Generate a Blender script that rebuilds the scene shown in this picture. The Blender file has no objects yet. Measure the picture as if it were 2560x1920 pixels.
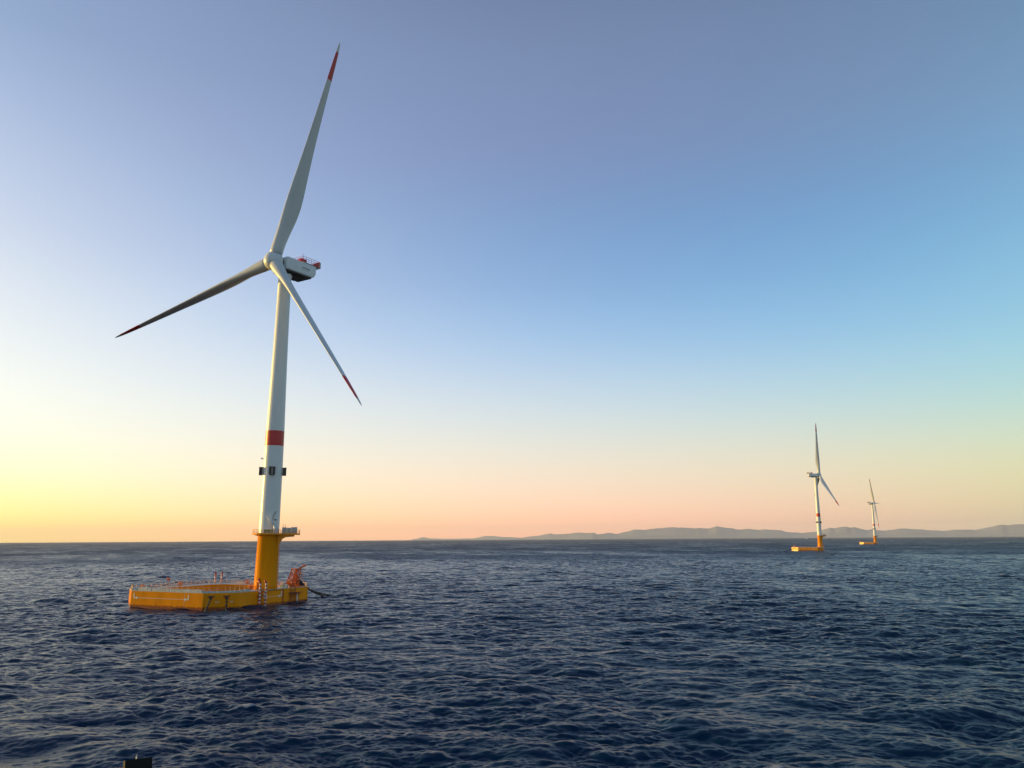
import bpy, math, random
import numpy as np
from mathutils import Matrix, Vector

sc = bpy.context.scene
C = sc.collection
R = math.radians
PI = math.pi

# ------------------------------------------------------------------ camera
CAM_H = 19.888
F_PX = 1970.0                      # focal length in pixels of the 2560 wide photograph
PITCH = math.atan(388.0 / F_PX)
ROLL = R(0.358)
cam_d = bpy.data.cameras.new("camera")
cam_d.sensor_fit = 'HORIZONTAL'
cam_d.sensor_width = 36.0
cam_d.lens = 36.0 * F_PX / 2560.0
cam_d.clip_start = 0.5
cam_d.clip_end = 120000.0
cam = bpy.data.objects.new("camera", cam_d)
C.objects.link(cam)
fw = Vector((0, math.cos(PITCH), math.sin(PITCH)))
up0 = Vector((0, -math.sin(PITCH), math.cos(PITCH)))
rt0 = Vector((1, 0, 0))
rt = rt0 * math.cos(ROLL) - up0 * math.sin(ROLL)
up = rt0 * math.sin(ROLL) + up0 * math.cos(ROLL)
cam.matrix_world = Matrix(((rt.x, up.x, -fw.x, 0), (rt.y, up.y, -fw.y, 0), (rt.z, up.z, -fw.z, CAM_H), (0, 0, 0, 1)))
sc.camera = cam

# ------------------------------------------------------------------ light
SUN_AZ, SUN_EL = -77.0, 4.8        # degrees, azimuth clockwise from the view direction (+Y)
sun_d = bpy.data.lights.new("sun", 'SUN')
sun_d.energy = 5.0
sun_d.angle = R(0.6)
sun_d.color = (1.0, 0.69, 0.16)
sun = bpy.data.objects.new("sun", sun_d)
C.objects.link(sun)
sdir = Vector((math.sin(R(SUN_AZ)) * math.cos(R(SUN_EL)), math.cos(R(SUN_AZ)) * math.cos(R(SUN_EL)), math.sin(R(SUN_EL))))
sun.rotation_euler = sdir.to_track_quat('Z', 'Y').to_euler()
sun.location = (-300, 100, 200)

sc.view_settings.view_transform = 'Standard'
sc.view_settings.look = 'None'
sc.view_settings.exposure = 0.0
sc.view_settings.gamma = 1.0
sc.view_settings.use_curve_mapping = False


def lin(c):
    return tuple((v / 255 / 12.92) if v / 255 <= 0.04045 else ((v / 255 + 0.055) / 1.055) ** 2.4 for v in c)


# ------------------------------------------------------------------ sky (world)
world = bpy.data.worlds.new("World")
sc.world = world
world.use_nodes = True
wn, wl = world.node_tree.nodes, world.node_tree.links
wn.clear()


def W(t, **kw):
    n = wn.new(t)
    for k, v in kw.items():
        setattr(n, k, v)
    return n


def wmath(op, a, b=None, c=None, clamp=False):
    n = W('ShaderNodeMath', operation=op, use_clamp=clamp)
    for i, x in enumerate((a, b, c)):
        if x is None:
            continue
        if isinstance(x, (int, float)):
            n.inputs[i].default_value = x
        else:
            wl.new(x, n.inputs[i])
    return n.outputs[0]


geo = W('ShaderNodeTexCoord')
sep = W('ShaderNodeSeparateXYZ')
wl.new(geo.outputs['Generated'], sep.inputs[0])
dx, dy, dz = sep.outputs
el = wmath('MULTIPLY', wmath('ARCSINE', dz), 180 / PI)
az = wmath('MULTIPLY', wmath('ARCTAN2', dx, dy), 180 / PI)
EL_MAX = 60.0
elf = wmath('DIVIDE', wmath('MAXIMUM', el, 0.0), EL_MAX, clamp=True)


GAIN_EL = [1.35, 1.25, 1.12, 1.04, 1.0, 0.95, 0.92]    # the lowest sky shines through the haze


def ramp(stops):
    n = W('ShaderNodeValToRGB')
    cr = n.color_ramp
    cr.interpolation = 'B_SPLINE'
    stops = sorted(stops)
    while len(cr.elements) < len(stops):
        cr.elements.new(0.5)
    for e, (p, c) in zip(cr.elements, stops):
        e.position = p / EL_MAX
        g = float(np.interp(p, [0, 1.5, 3, 5, 9, 20, 60], GAIN_EL))
        e.color = (*[v * g * 0.5 for v in lin(c)], 1)       # half scale: a ramp stops at 1
    wl.new(elf, n.inputs[0])
    return n.outputs[0]


# elevation (degrees) -> colour of the clear dusk sky, towards the glow / ahead / away from it
SKY_L = [(0, (318, 246, 112)), (0.8, (306, 250, 126)), (2.2, (284, 254, 168)), (4.2, (262, 256, 215)), (6.8, (254, 255, 238)),
         (10, (246, 250, 248)), (13.2, (232, 239, 247)), (16.5, (215, 226, 244)), (19.5, (199, 212, 239)),
         (23.5, (179, 198, 231)), (27.5, (160, 179, 219)), (31, (143, 168, 208)), (40, (122, 145, 190)), (60, (95, 118, 165))]
SKY_M = [(0, (296, 198, 160)), (0.9, (290, 206, 166)), (2.0, (270, 214, 182)), (3.6, (256, 227, 203)), (6.2, (238, 233, 221)),
         (8.8, (217, 229, 236)), (11.3, (196, 217, 240)), (13.7, (172, 204, 240)), (16.0, (155, 192, 235)), (18.2, (142, 179, 227)),
         (21.3, (130, 167, 217)), (24.5, (126, 156, 205)), (28, (128, 147, 194)), (32.5, (122, 142, 185)), (37.5, (114, 134, 174)),
         (60, (84, 104, 142))]
SKY_R = [(0, (206, 178, 152)), (1.4, (214, 194, 158)), (2.6, (219, 206, 166)), (4.6, (220, 220, 182)), (6.8, (200, 222, 207)),
         (9.0, (176, 217, 221)), (11.3, (158, 210, 230)), (13.6, (141, 199, 231)), (16.5, (128, 188, 227)), (19.5, (117, 176, 220)),
         (23.0, (112, 161, 208)), (27, (114, 150, 191)), (31.5, (108, 140, 179)), (38, (98, 128, 168)), (60, (76, 100, 138))]
cL, cM, cR = ramp(SKY_L), ramp(SKY_M), ramp(SKY_R)
# the azimuth blend: quadratic through the three columns, flat beyond
a = wmath('DIVIDE', wmath('MINIMUM', wmath('MAXIMUM', az, -37.0), 36.0), 32.0)
wLn = wmath('MULTIPLY', wmath('MULTIPLY', a, wmath('SUBTRACT', a, 1.0)), 0.5)
wRn = wmath('MULTIPLY', wmath('MULTIPLY', a, wmath('ADD', a, 1.0)), 0.5)
wMn = wmath('SUBTRACT', 1.0, wmath('MULTIPLY', a, a))


def vscale(col, f):
    n = W('ShaderNodeVectorMath', operation='SCALE')
    wl.new(col, n.inputs[0])
    if isinstance(f, (int, float)):
        n.inputs['Scale'].default_value = f
    else:
        wl.new(f, n.inputs['Scale'])
    return n.outputs[0]


def vadd(p, q):
    n = W('ShaderNodeVectorMath', operation='ADD')
    wl.new(p, n.inputs[0])
    wl.new(q, n.inputs[1])
    return n.outputs[0]


front = vadd(vadd(vscale(cL, wLn), vscale(cM, wMn)), vscale(cR, wRn))
# behind the viewer: the plain anti-solar dusk sky
hl = wmath('SQRT', wmath('ADD', wmath('MULTIPLY', dx, dx), wmath('MULTIPLY', dy, dy)))
mr = W('ShaderNodeMapRange', interpolation_type='SMOOTHSTEP')
wl.new(wmath('DIVIDE', dy, wmath('MAXIMUM', hl, 0.001)), mr.inputs[0])
mr.inputs[1].default_value = 0.30
mr.inputs[2].default_value = -0.55
back_f = mr.outputs[0]
body = vadd(vscale(front, wmath('SUBTRACT', 1.0, back_f)), vscale(cR, back_f))
# warm glow round the sun, outside the left edge of the picture
dot = W('ShaderNodeVectorMath', operation='DOT_PRODUCT')
wl.new(geo.outputs['Generated'], dot.inputs[0])
dot.inputs[1].default_value = sdir
sd = wmath('MAXIMUM', dot.outputs['Value'], 0.0)
gl = W('ShaderNodeRGB')
gl.outputs[0].default_value = (1.6, 0.85, 0.32, 1)
glow = vscale(gl.outputs[0], wmath('MULTIPLY', wmath('POWER', sd, 22.0), 0.5))
sky = W('ShaderNodeTexSky', sky_type='NISHITA', sun_disc=False)
sky.sun_elevation = R(SUN_EL)
sky.sun_rotation = R(SUN_AZ)
sky.altitude = 20
sky.dust_density = 1.5
bg_n = W('ShaderNodeBackground')
wl.new(sky.outputs[0], bg_n.inputs[0])
bg_n.inputs[1].default_value = 0.05
bg_g = W('ShaderNodeBackground')
wl.new(vadd(body, glow), bg_g.inputs[0])
bg_g.inputs[1].default_value = 1.8
add = W('ShaderNodeAddShader')
wl.new(bg_n.outputs[0], add.inputs[0])
wl.new(bg_g.outputs[0], add.inputs[1])
out = W('ShaderNodeOutputWorld')
wl.new(add.outputs[0], out.inputs[0])

# ------------------------------------------------------------------ materials
MATS = {}


def paint(name, col, rough=0.4, var=0.06, scale=0.6, stain=None, metallic=0.0, coat=0.0, streak=False, spec=0.5):
    m = bpy.data.materials.new(name)
    m.use_nodes = True
    nt = m.node_tree
    b = nt.nodes['Principled BSDF']
    b.inputs['Metallic'].default_value = metallic
    b.inputs['Specular IOR Level'].default_value = spec
    b.inputs['Roughness'].default_value = rough
    if coat:
        b.inputs['Coat Weight'].default_value = coat
        b.inputs['Coat Roughness'].default_value = 0.2
    tc = nt.nodes.new('ShaderNodeTexCoord')
    mp = nt.nodes.new('ShaderNodeMapping')
    nt.links.new(tc.outputs['Object'], mp.inputs[0])
    mp.inputs['Scale'].default_value = (1, 1, 0.18) if streak else (1, 1, 1)
    nz = nt.nodes.new('ShaderNodeTexNoise')
    nz.inputs['Scale'].default_value = scale
    nz.inputs['Detail'].default_value = 6
    nz.inputs['Roughness'].default_value = 0.65
    nt.links.new(mp.outputs[0], nz.inputs['Vector'])
    cr = nt.nodes.new('ShaderNodeValToRGB')
    cr.color_ramp.elements[0].position = 0.32
    cr.color_ramp.elements[1].position = 0.68
    cr.color_ramp.elements[0].color = (*[c * (1 - 2.2 * var) for c in col], 1)
    cr.color_ramp.elements[1].color = (*[min(1, c * (1 + var)) for c in col], 1)
    nt.links.new(nz.outputs[0], cr.inputs[0])
    last = cr.outputs[0]
    if stain:
        n2 = nt.nodes.new('ShaderNodeTexNoise')
        n2.inputs['Scale'].default_value = scale * 2.7
        n2.inputs['Detail'].default_value = 8
        n2.inputs['Roughness'].default_value = 0.7
        nt.links.new(mp.outputs[0], n2.inputs['Vector'])
        r2 = nt.nodes.new('ShaderNodeValToRGB')
        r2.color_ramp.elements[0].position = 0.58
        r2.color_ramp.elements[1].position = 0.76
        r2.color_ramp.elements[0].color = (0, 0, 0, 1)
        r2.color_ramp.elements[1].color = (stain[3],) * 3 + (1,)
        nt.links.new(n2.outputs[0], r2.inputs[0])
        mx = nt.nodes.new('ShaderNodeMixRGB')
        mx.inputs[2].default_value = (*stain[:3], 1)
        nt.links.new(r2.outputs[0], mx.inputs[0])
        nt.links.new(last, mx.inputs[1])
        last = mx.outputs[0]
    nt.links.new(last, b.inputs['Base Color'])
    rr = nt.nodes.new('ShaderNodeMapRange')
    rr.inputs[3].default_value = max(0.05, rough - 0.08)
    rr.inputs[4].default_value = min(1, rough + 0.12)
    nt.links.new(nz.outputs[0], rr.inputs[0])
    nt.links.new(rr.outputs[0], b.inputs['Roughness'])
    MATS[name] = m
    return m


YEL = paint("yellow paint", (0.97, 0.315, 0.0003), 0.42, 0.05, 0.35, (0.46, 0.12, 0.003, 0.45), spec=0.0, coat=0.5, streak=True)
WHT = paint("white paint", (0.78, 0.78, 0.77), 0.36, 0.04, 0.25, (0.46, 0.44, 0.40, 0.4), coat=0.15, streak=True)
BLADE = paint("blade gelcoat", (0.66, 0.67, 0.67), 0.38, 0.05, 0.15, (0.42, 0.41, 0.38, 0.4), coat=0.15, streak=True)
RED = paint("red paint", (0.62, 0.012, 0.016), 0.38, 0.06, 0.6, coat=0.1)
ORANGE = paint("orange paint", (0.78, 0.135, 0.012), 0.42, 0.10, 1.2, (0.30, 0.06, 0.01, 0.5))
HULLY = paint("hull yellow paint", (0.97, 0.315, 0.0003), 0.42, 0.06, 0.35, (0.46, 0.12, 0.003, 0.55), spec=0.0, coat=0.5, streak=True)


def scum_line(m):
    nt_ = m.node_tree
    b = nt_.nodes['Principled BSDF']
    src = b.inputs['Base Color'].links[0].from_socket
    tc_ = nt_.nodes.new('ShaderNodeTexCoord')
    sp = nt_.nodes.new('ShaderNodeSeparateXYZ')
    nt_.links.new(tc_.outputs['Object'], sp.inputs[0])
    mp_ = nt_.nodes.new('ShaderNodeMapping')
    mp_.inputs['Scale'].default_value = (1, 1, 0.25)
    nt_.links.new(tc_.outputs['Object'], mp_.inputs[0])
    nz_ = nt_.nodes.new('ShaderNodeTexNoise')
    nz_.inputs['Scale'].default_value = 0.9
    nz_.inputs['Detail'].default_value = 6
    nt_.links.new(mp_.outputs[0], nz_.inputs['Vector'])
    ma = nt_.nodes.new('ShaderNodeMath')
    ma.operation = 'MULTIPLY_ADD'
    nt_.links.new(nz_.outputs[0], ma.inputs[0])
    ma.inputs[1].default_value = -1.1
    nt_.links.new(sp.outputs[2], ma.inputs[2])
    mr_ = nt_.nodes.new('ShaderNodeMapRange')
    mr_.inputs[1].default_value = 0.02
    mr_.inputs[2].default_value = 0.34
    mr_.inputs[3].default_value = 0.75
    mr_.inputs[4].default_value = 0.0
    nt_.links.new(ma.outputs[0], mr_.inputs[0])
    mx_ = nt_.nodes.new('ShaderNodeMixRGB')
    mx_.inputs[2].default_value = (0.30, 0.055, 0.006, 1)
    nt_.links.new(mr_.outputs[0], mx_.inputs[0])
    nt_.links.new(src, mx_.inputs[1])
    nt_.links.new(mx_.outputs[0], b.inputs['Base Color'])


scum_line(HULLY)
BROWN = paint("wet antifouling band", (0.34, 0.062, 0.006), 0.30, 0.25, 0.8, (0.06, 0.02, 0.01, 0.8))
DECK = paint("pale deck paint", (0.52, 0.52, 0.49), 0.55, 0.12, 0.8, (0.24, 0.17, 0.11, 0.5))
GREY = paint("grey painted steel", (0.60, 0.59, 0.56), 0.45, 0.08, 1.5)
MARK = paint("white marking paint", (0.80, 0.78, 0.74), 0.5, 0.08, 2.0, (0.45, 0.30, 0.12, 0.4))
DARK = paint("dark grey housing and shade", (0.035, 0.030, 0.026), 0.45, 0.15, 2.0)
BLACK = paint("black panel", (0.006, 0.006, 0.007), 0.6, 0.1, 2.0, spec=0.2)
CHAIN = paint("tarred chain steel", (0.022, 0.018, 0.016), 0.5, 0.25, 3.0, (0.10, 0.035, 0.015, 0.6))
RAILC = paint("rail paint", (0.72, 0.36, 0.22), 0.5, 0.10, 2.0)
GALV = paint("galvanised steel", (0.38, 0.38, 0.37), 0.42, 0.1, 3.0, metallic=0.5)
SIGNY = paint("sign yellow", (0.85, 0.55, 0.20), 0.45, 0.05, 2.0)
LETTER = paint("sign lettering", (0.02, 0.008, 0.006), 0.5, 0.05, 2.0)
LOGO = paint("logo grey", (0.055, 0.06, 0.07), 0.5, 0.03, 2.0)
LOGOR = paint("logo red", (0.50, 0.03, 0.03), 0.5, 0.03, 2.0)
RUST = paint("rust brown steel", (0.30, 0.06, 0.018), 0.55, 0.2, 1.5)


# ------------------------------------------------------------------ mesh helpers
class MB:
    def __init__(self):
        self.v, self.f, self.m, self.s = [], [], [], []

    def poly(self, pts, mi=0, smooth=False):
        n = len(self.v)
        self.v += [tuple(p) for p in pts]
        self.f.append(tuple(range(n, n + len(pts))))
        self.m.append(mi)
        self.s.append(smooth)

    def box(self, c, size, mi=0, rot=0.0, axes=None):
        if axes is None:
            cr, sr = math.cos(rot), math.sin(rot)
            axes = (Vector((cr, sr, 0)), Vector((-sr, cr, 0)), Vector((0, 0, 1)))
        c = Vector(c)
        n = len(self.v)
        for k in (-1, 1):
            for j in (-1, 1):
                for i in (-1, 1):
                    p = c + axes[0] * (i * size[0] / 2) + axes[1] * (j * size[1] / 2) + axes[2] * (k * size[2] / 2)
                    self.v.append(tuple(p))
        for q in ((0, 2, 3, 1), (4, 5, 7, 6), (0, 1, 5, 4), (2, 6, 7, 3), (0, 4, 6, 2), (1, 3, 7, 5)):
            self.f.append(tuple(n + i for i in q))
            self.m.append(mi)
            self.s.append(False)

    def tube(self, p, q, r, r2=None, n=8, mi=0, caps=True):
        p, q = Vector(p), Vector(q)
        r2 = r if r2 is None else r2
        d = (q - p).normalized()
        a_ = d.orthogonal().normalized()
        b_ = d.cross(a_)
        k = len(self.v)
        for c, rr in ((p, r), (q, r2)):
            for i in range(n):
                t = 2 * PI * i / n
                self.v.append(tuple(c + (a_ * math.cos(t) + b_ * math.sin(t)) * rr))
        for i in range(n):
            j = (i + 1) % n
            self.f.append((k + i, k + j, k + n + j, k + n + i))
            self.m.append(mi)
            self.s.append(n > 6)
        if caps:
            self.f.append(tuple(k + i for i in reversed(range(n))))
            self.f.append(tuple(k + n + i for i in range(n)))
            self.m += [mi, mi]
            self.s += [False, False]

    def path(self, pts, r, n=6, mi=0):
        for p, q in zip(pts[:-1], pts[1:]):
            self.tube(p, q, r, n=n, mi=mi)

    def rings(self, rings, mi=0, closed=True, cap0=True, cap1=True, mis=None, smooth=True):
        n = len(rings[0])
        k = len(self.v)
        for rg in rings:
            self.v += [tuple(p) for p in rg]
        for a_ in range(len(rings) - 1):
            for i in range(n if closed else n - 1):
                j = (i + 1) % n
                self.f.append((k + a_ * n + i, k + a_ * n + j, k + (a_ + 1) * n + j, k + (a_ + 1) * n + i))
                self.m.append(mis[a_] if mis else mi)
                self.s.append(smooth)
        if cap0:
            self.f.append(tuple(k + i for i in reversed(range(n))))
            self.m.append(mis[0] if mis else mi)
            self.s.append(False)
        if cap1:
            b_ = k + (len(rings) - 1) * n
            self.f.append(tuple(b_ + i for i in range(n)))
            self.m.append(mis[-1] if mis else mi)
            self.s.append(False)

    def lathe(self, prof, n=40, mi=0, mis=None, origin=(0, 0, 0)):
        o = Vector(origin)
        self.rings([[o + Vector((r * math.cos(2 * PI * i / n), r * math.sin(2 * PI * i / n), z)) for i in range(n)] for z, r in prof], mi=mi, mis=mis)

    def prism(self, pts, ext, mi=0):
        e = Vector(ext)
        p0 = [Vector(p) for p in pts]
        self.rings([p0, [p + e for p in p0]], mi=mi, smooth=False)

    def torus_link(self, c, d, w, L, wd, r, mi=0, nseg=10, nr=6):
        """one chain link: long axis d, flat side w"""
        d, w = d.normalized(), w.normalized()
        nn = d.cross(w)
        rings = []
        for i in range(nseg):
            t = 2 * PI * i / nseg
            ctr = Vector(c) + d * (math.cos(t) * L) + w * (math.sin(t) * wd)
            rad = (d * math.cos(t) + w * math.sin(t)).normalized()
            rings.append([ctr + (rad * math.cos(2 * PI * j / nr) + nn * math.sin(2 * PI * j / nr)) * r for j in range(nr)])
        rings.append(rings[0])
        self.rings(rings, mi=mi, cap0=False, cap1=False)

    def build(self, name, mats, parent=None):
        me = bpy.data.meshes.new(name)
        me.from_pydata(self.v, [], self.f)
        for m in (mats if isinstance(mats, (list, tuple)) else [mats]):
            me.materials.append(m)
        me.polygons.foreach_set('material_index', self.m)
        me.polygons.foreach_set('use_smooth', self.s)
        me.update()
        o = bpy.data.objects.new(name, me)
        C.objects.link(o)
        if parent:
            o.parent = parent
        return o


def tag(o, label=None, cat=None, group=None, kind=None):
    if label:
        o['label'] = label
    if cat:
        o['category'] = cat
    if group:
        o['group'] = group
    if kind:
        o['kind'] = kind
    return o


def empty(name, loc, rot=(0, 0, 0)):
    o = bpy.data.objects.new(name, None)
    o.empty_display_size = 2
    C.objects.link(o)
    o.location = loc
    o.rotation_euler = rot
    return o


def text_mesh(body, size, depth=0.0):
    cu = bpy.data.curves.new("lettering", 'FONT')
    cu.body = body
    cu.size = size
    cu.extrude = depth
    cu.align_x = 'CENTER'
    cu.align_y = 'CENTER'
    o = bpy.data.objects.new("lettering", cu)
    C.objects.link(o)
    dg = bpy.context.evaluated_depsgraph_get()
    me = bpy.data.meshes.new_from_object(o.evaluated_get(dg))
    bpy.data.objects.remove(o)
    bpy.data.curves.remove(cu)
    return me


def text_obj(name, body, size, mat, parent, origin, xdir, updir, depth=0.012):
    me = text_mesh(body, size, depth)
    me.name = name
    me.materials.clear()
    me.materials.append(mat)
    o = bpy.data.objects.new(name, me)
    C.objects.link(o)
    o.parent = parent
    x, u = Vector(xdir).normalized(), Vector(updir).normalized()
    n = x.cross(u)
    o.matrix_local = Matrix(((x.x, u.x, n.x, origin[0]), (x.y, u.y, n.y, origin[1]), (x.z, u.z, n.z, origin[2]), (0, 0, 0, 1)))
    return o


# ------------------------------------------------------------------ sea: wind waves from a spectrum, real displaced geometry
def spectrum_tile(N, L, lam_lo, lam_hi, wind, Hs, Tp, seed, rot, spread=4.0):
    rng = np.random.default_rng(seed)
    k1 = 2 * PI * np.fft.fftfreq(N, L / N)
    kx, ky = np.meshgrid(k1, k1, indexing='xy')
    k = np.hypot(kx, ky)
    k[0, 0] = 1e9
    g = 9.81
    w = np.sqrt(g * k)
    wp = 2 * PI / Tp
    sig = np.where(w <= wp, 0.07, 0.09)
    gam = 2.2 ** np.exp(-((w - wp) ** 2) / (2 * sig ** 2 * wp ** 2))
    S = w ** -5 * np.exp(-1.25 * (wp / w) ** 4) * gam
    # integral of the same S over omega, to scale it to Hs
    ww = np.linspace(0.2, 40, 6000)
    s2 = np.where(ww <= wp, 0.07, 0.09)
    S1 = ww ** -5 * np.exp(-1.25 * (wp / ww) ** 4) * 2.2 ** np.exp(-((ww - wp) ** 2) / (2 * s2 ** 2 * wp ** 2))
    S *= (Hs / 4) ** 2 / (np.sum(S1) * (ww[1] - ww[0]))
    Ek = S * 0.5 * np.sqrt(g / k)
    th = np.arctan2(ky, kx) - (wind - rot)
    sp = spread
    D = np.abs(np.cos(th / 2)) ** (2 * sp)
    tt = np.linspace(-PI, PI, 720)
    D /= np.sum(np.abs(np.cos(tt / 2)) ** (2 * sp)) * (tt[1] - tt[0])
    E2 = Ek * D / k
    lam = 2 * PI / k
    E2 = np.where((lam > lam_lo) & (lam <= lam_hi), E2, 0)
    dk = 2 * PI / L
    amp = np.sqrt(2 * E2) * dk
    ph = rng.uniform(0, 2 * PI, (N, N))
    ray = np.sqrt(-np.log(rng.uniform(1e-9, 1, (N, N))))
    H = amp * ray * np.exp(1j * ph)
    n2 = N * N
    h = np.real(np.fft.ifft2(H)) * n2
    Dx = np.real(np.fft.ifft2(-1j * kx / k * H)) * n2
    Dy = np.real(np.fft.ifft2(-1j * ky / k * H)) * n2
    Jx = np.real(np.fft.ifft2(kx * kx / k * H)) * n2 + np.real(np.fft.ifft2(ky * ky / k * H)) * n2
    return [t.astype(np.float32) for t in (h, Dx, Dy, Jx)], float(np.sum(E2 * np.where(lam < 1e5, k, 0) ** 2) * dk * dk)


def sample(t, x, y, N, L):
    fx = (x / L * N) % N
    fy = (y / L * N) % N
    i = np.floor(fx).astype(np.int32) % N
    j = np.floor(fy).astype(np.int32) % N
    a_, b_ = (fx - np.floor(fx)).astype(np.float32), (fy - np.floor(fy)).astype(np.float32)
    i2, j2 = (i + 1) % N, (j + 1) % N
    return t[j, i] * (1 - a_) * (1 - b_) + t[j, i2] * a_ * (1 - b_) + t[j2, i] * (1 - a_) * b_ + t[j2, i2] * a_ * b_


WIND = R(-97.0)                    # travel direction of the waves, measured from +X: towards the viewer
HS, TP = 0.85, 3.4
CASC = [(512, 229.0, 8.0, 400.0, 0.3), (512, 67.0, 1.9, 8.0, 1.1), (512, 19.0, 0.28, 1.9, 2.0)]
GAIN = (1.1, 1.3, 1.6)
FADE = [(6000, 14000), (2500, 8000), (600, 2600)]


def build_sea():
    r = [1.0, 8, 16, 24, 32, 40, 46, 50]
    while r[-1] < 55000:
        q = r[-1]
        if q < 150:
            s = 0.12 + 0.10 * (q - 50) / 100
        elif q < 320:
            s = 0.22 + 0.25 * (q - 150) / 170
        elif q < 900:
            s = 0.47 + 0.6 * (q - 320) / 580
        else:
            s = q * 0.0046 - 3.07 if q < 3000 else q * 0.02
        r.append(q + s)
    r = np.array(r, np.float64)
    fine = np.radians(np.linspace(-46, 46, 1120))
    coarse = np.radians(np.linspace(46, 314, 110))[1:-1]
    th = np.concatenate([fine, coarse])
    nr, nt = len(r), len(th)
    rr, tt = np.meshgrid(r, th, indexing='ij')
    x = (rr * np.sin(tt)).ravel()
    y = (rr * np.cos(tt)).ravel()
    rf = rr.ravel()
    # ripples only where the grid is fine enough to carry them
    inside = np.abs(np.where(tt > PI, tt - 2 * PI, tt).ravel()) < R(47)
    X, Y, Z = x.copy(), y.copy(), np.zeros_like(x)
    J = np.zeros_like(x)
    ALPHA2 = np.full_like(x, 0.0010)
    # gusts: patches where the wind ripples the water more or less
    rg = np.random.default_rng(5)
    kk = 2 * PI * np.fft.fftfreq(512, 2300.0 / 512)
    gx, gy = np.meshgrid(kk, kk, indexing='xy')
    gk = np.hypot(gx * 0.45, gy) + 1e-6
    GT = np.real(np.fft.ifft2(np.fft.fft2(rg.normal(size=(512, 512))) * gk ** -1.1 * np.exp(-(gk / 0.30) ** 2) * (gk > 0.006))).astype(np.float32)
    GT /= GT.std()
    for n, (N, L, lo, hi, rot) in enumerate(CASC):
        (h, Dx, Dy, Jx), mss = spectrum_tile(N, L, lo, hi, WIND, HS, TP, 11 + n, rot)
        c, s = math.cos(rot), math.sin(rot)
        px, py = x * c + y * s, -x * s + y * c          # world -> tile
        w = 1 - np.clip((rf - FADE[n][0]) / (FADE[n][1] - FADE[n][0]), 0, 1)
        w = w * w * (3 - 2 * w)
        if n:
            w = w * inside
        gust = sample(GT, x * 0.94 + y * 0.34, -x * 0.34 + y * 0.94, 512, 2300.0)
        ALPHA2 += mss * GAIN[n] ** 2 * np.clip(1 - w * w, 0, 1) * np.clip(1 + 0.55 * gust, 0.15, 2.6)
        w = w * GAIN[n]
        if n:
            w = w * np.clip(1 + 0.22 * gust, 0.5, 1.6)
        ch = (1.0, 0.95, 0.8)[n]
        ax_, ay_ = sample(Dx, px, py, N, L), sample(Dy, px, py, N, L)
        Z += sample(h, px, py, N, L) * w
        X += (ax_ * c - ay_ * s) * w * ch
        Y += (ax_ * s + ay_ * c) * w * ch
        if n < 2:
            J += sample(Jx, px, py, N, L) * w
    # a low swell from another quarter
    (h, Dx, Dy, Jx), mss = spectrum_tile(512, 431.0, 20.0, 140.0, WIND + R(38), 0.55, 4.7, 77, -0.6, 9.0)
    c, s = math.cos(-0.6), math.sin(-0.6)
    px, py = x * c + y * s, -x * s + y * c
    w = 1 - np.clip((rf - 5000) / 6000, 0, 1)
    ax_, ay_ = sample(Dx, px, py, 512, 431.0), sample(Dy, px, py, 512, 431.0)
    Z += sample(h, px, py, 512, 431.0) * w
    X += (ax_ * c - ay_ * s) * w
    Y += (ax_ * s + ay_ * c) * w
    co = np.stack([X, Y, Z], 1).astype(np.float32)
    i = np.arange(nr - 1)[:, None]
    j = np.arange(nt)[None, :]
    j2 = (j + 1) % nt
    quads = np.stack([i * nt + j, i * nt + j2, (i + 1) * nt + j2, (i + 1) * nt + j], -1).reshape(-1, 4)[:, ::-1].astype(np.int32)
    me = bpy.data.meshes.new("sea")
    me.vertices.add(len(co))
    me.vertices.foreach_set('co', co.ravel())
    nf = len(quads)
    me.loops.add(nf * 4)
    me.loops.foreach_set('vertex_index', np.ascontiguousarray(quads).ravel())
    me.polygons.add(nf)
    me.polygons.foreach_set('loop_start', np.arange(nf, dtype=np.int32) * 4)
    me.polygons.foreach_set('use_smooth', np.ones(nf, bool))
    at = me.attributes.new('foam', 'FLOAT', 'POINT')
    thr = np.quantile(J[inside & (rf < 600)], 0.9994)
    at.data.foreach_set('value', np.clip((J / thr - 0.93) / 0.14, 0, 1).astype(np.float32))
    at2 = me.attributes.new('ripple', 'FLOAT', 'POINT')
    at2.data.foreach_set('value', np.clip(ALPHA2 ** 0.25, 0.05, 0.6).astype(np.float32))
    me.update()
    o = bpy.data.objects.new("sea", me)
    C.objects.link(o)
    o['kind'] = 'structure'
    m = bpy.data.materials.new("sea water")
    m.use_nodes = True
    nt_ = m.node_tree
    nd, lk = nt_.nodes, nt_.links
    b = nd['Principled BSDF']
    b.inputs['Base Color'].default_value = (0.0, 0.0185, 0.0500, 1)
    b.inputs['IOR'].default_value = 1.333
    b.distribution = 'MULTI_GGX'
    b.inputs['Specular IOR Level'].default_value = 0.13
    b.inputs['Specular Tint'].default_value = (0.68, 0.90, 1.0, 1)
    ra = nd.new('ShaderNodeAttribute')
    ra.attribute_name = 'ripple'
    lk.new(ra.outputs['Fac'], b.inputs['Roughness'])
    tc = nd.new('ShaderNodeTexCoord')
    prev = None
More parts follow.
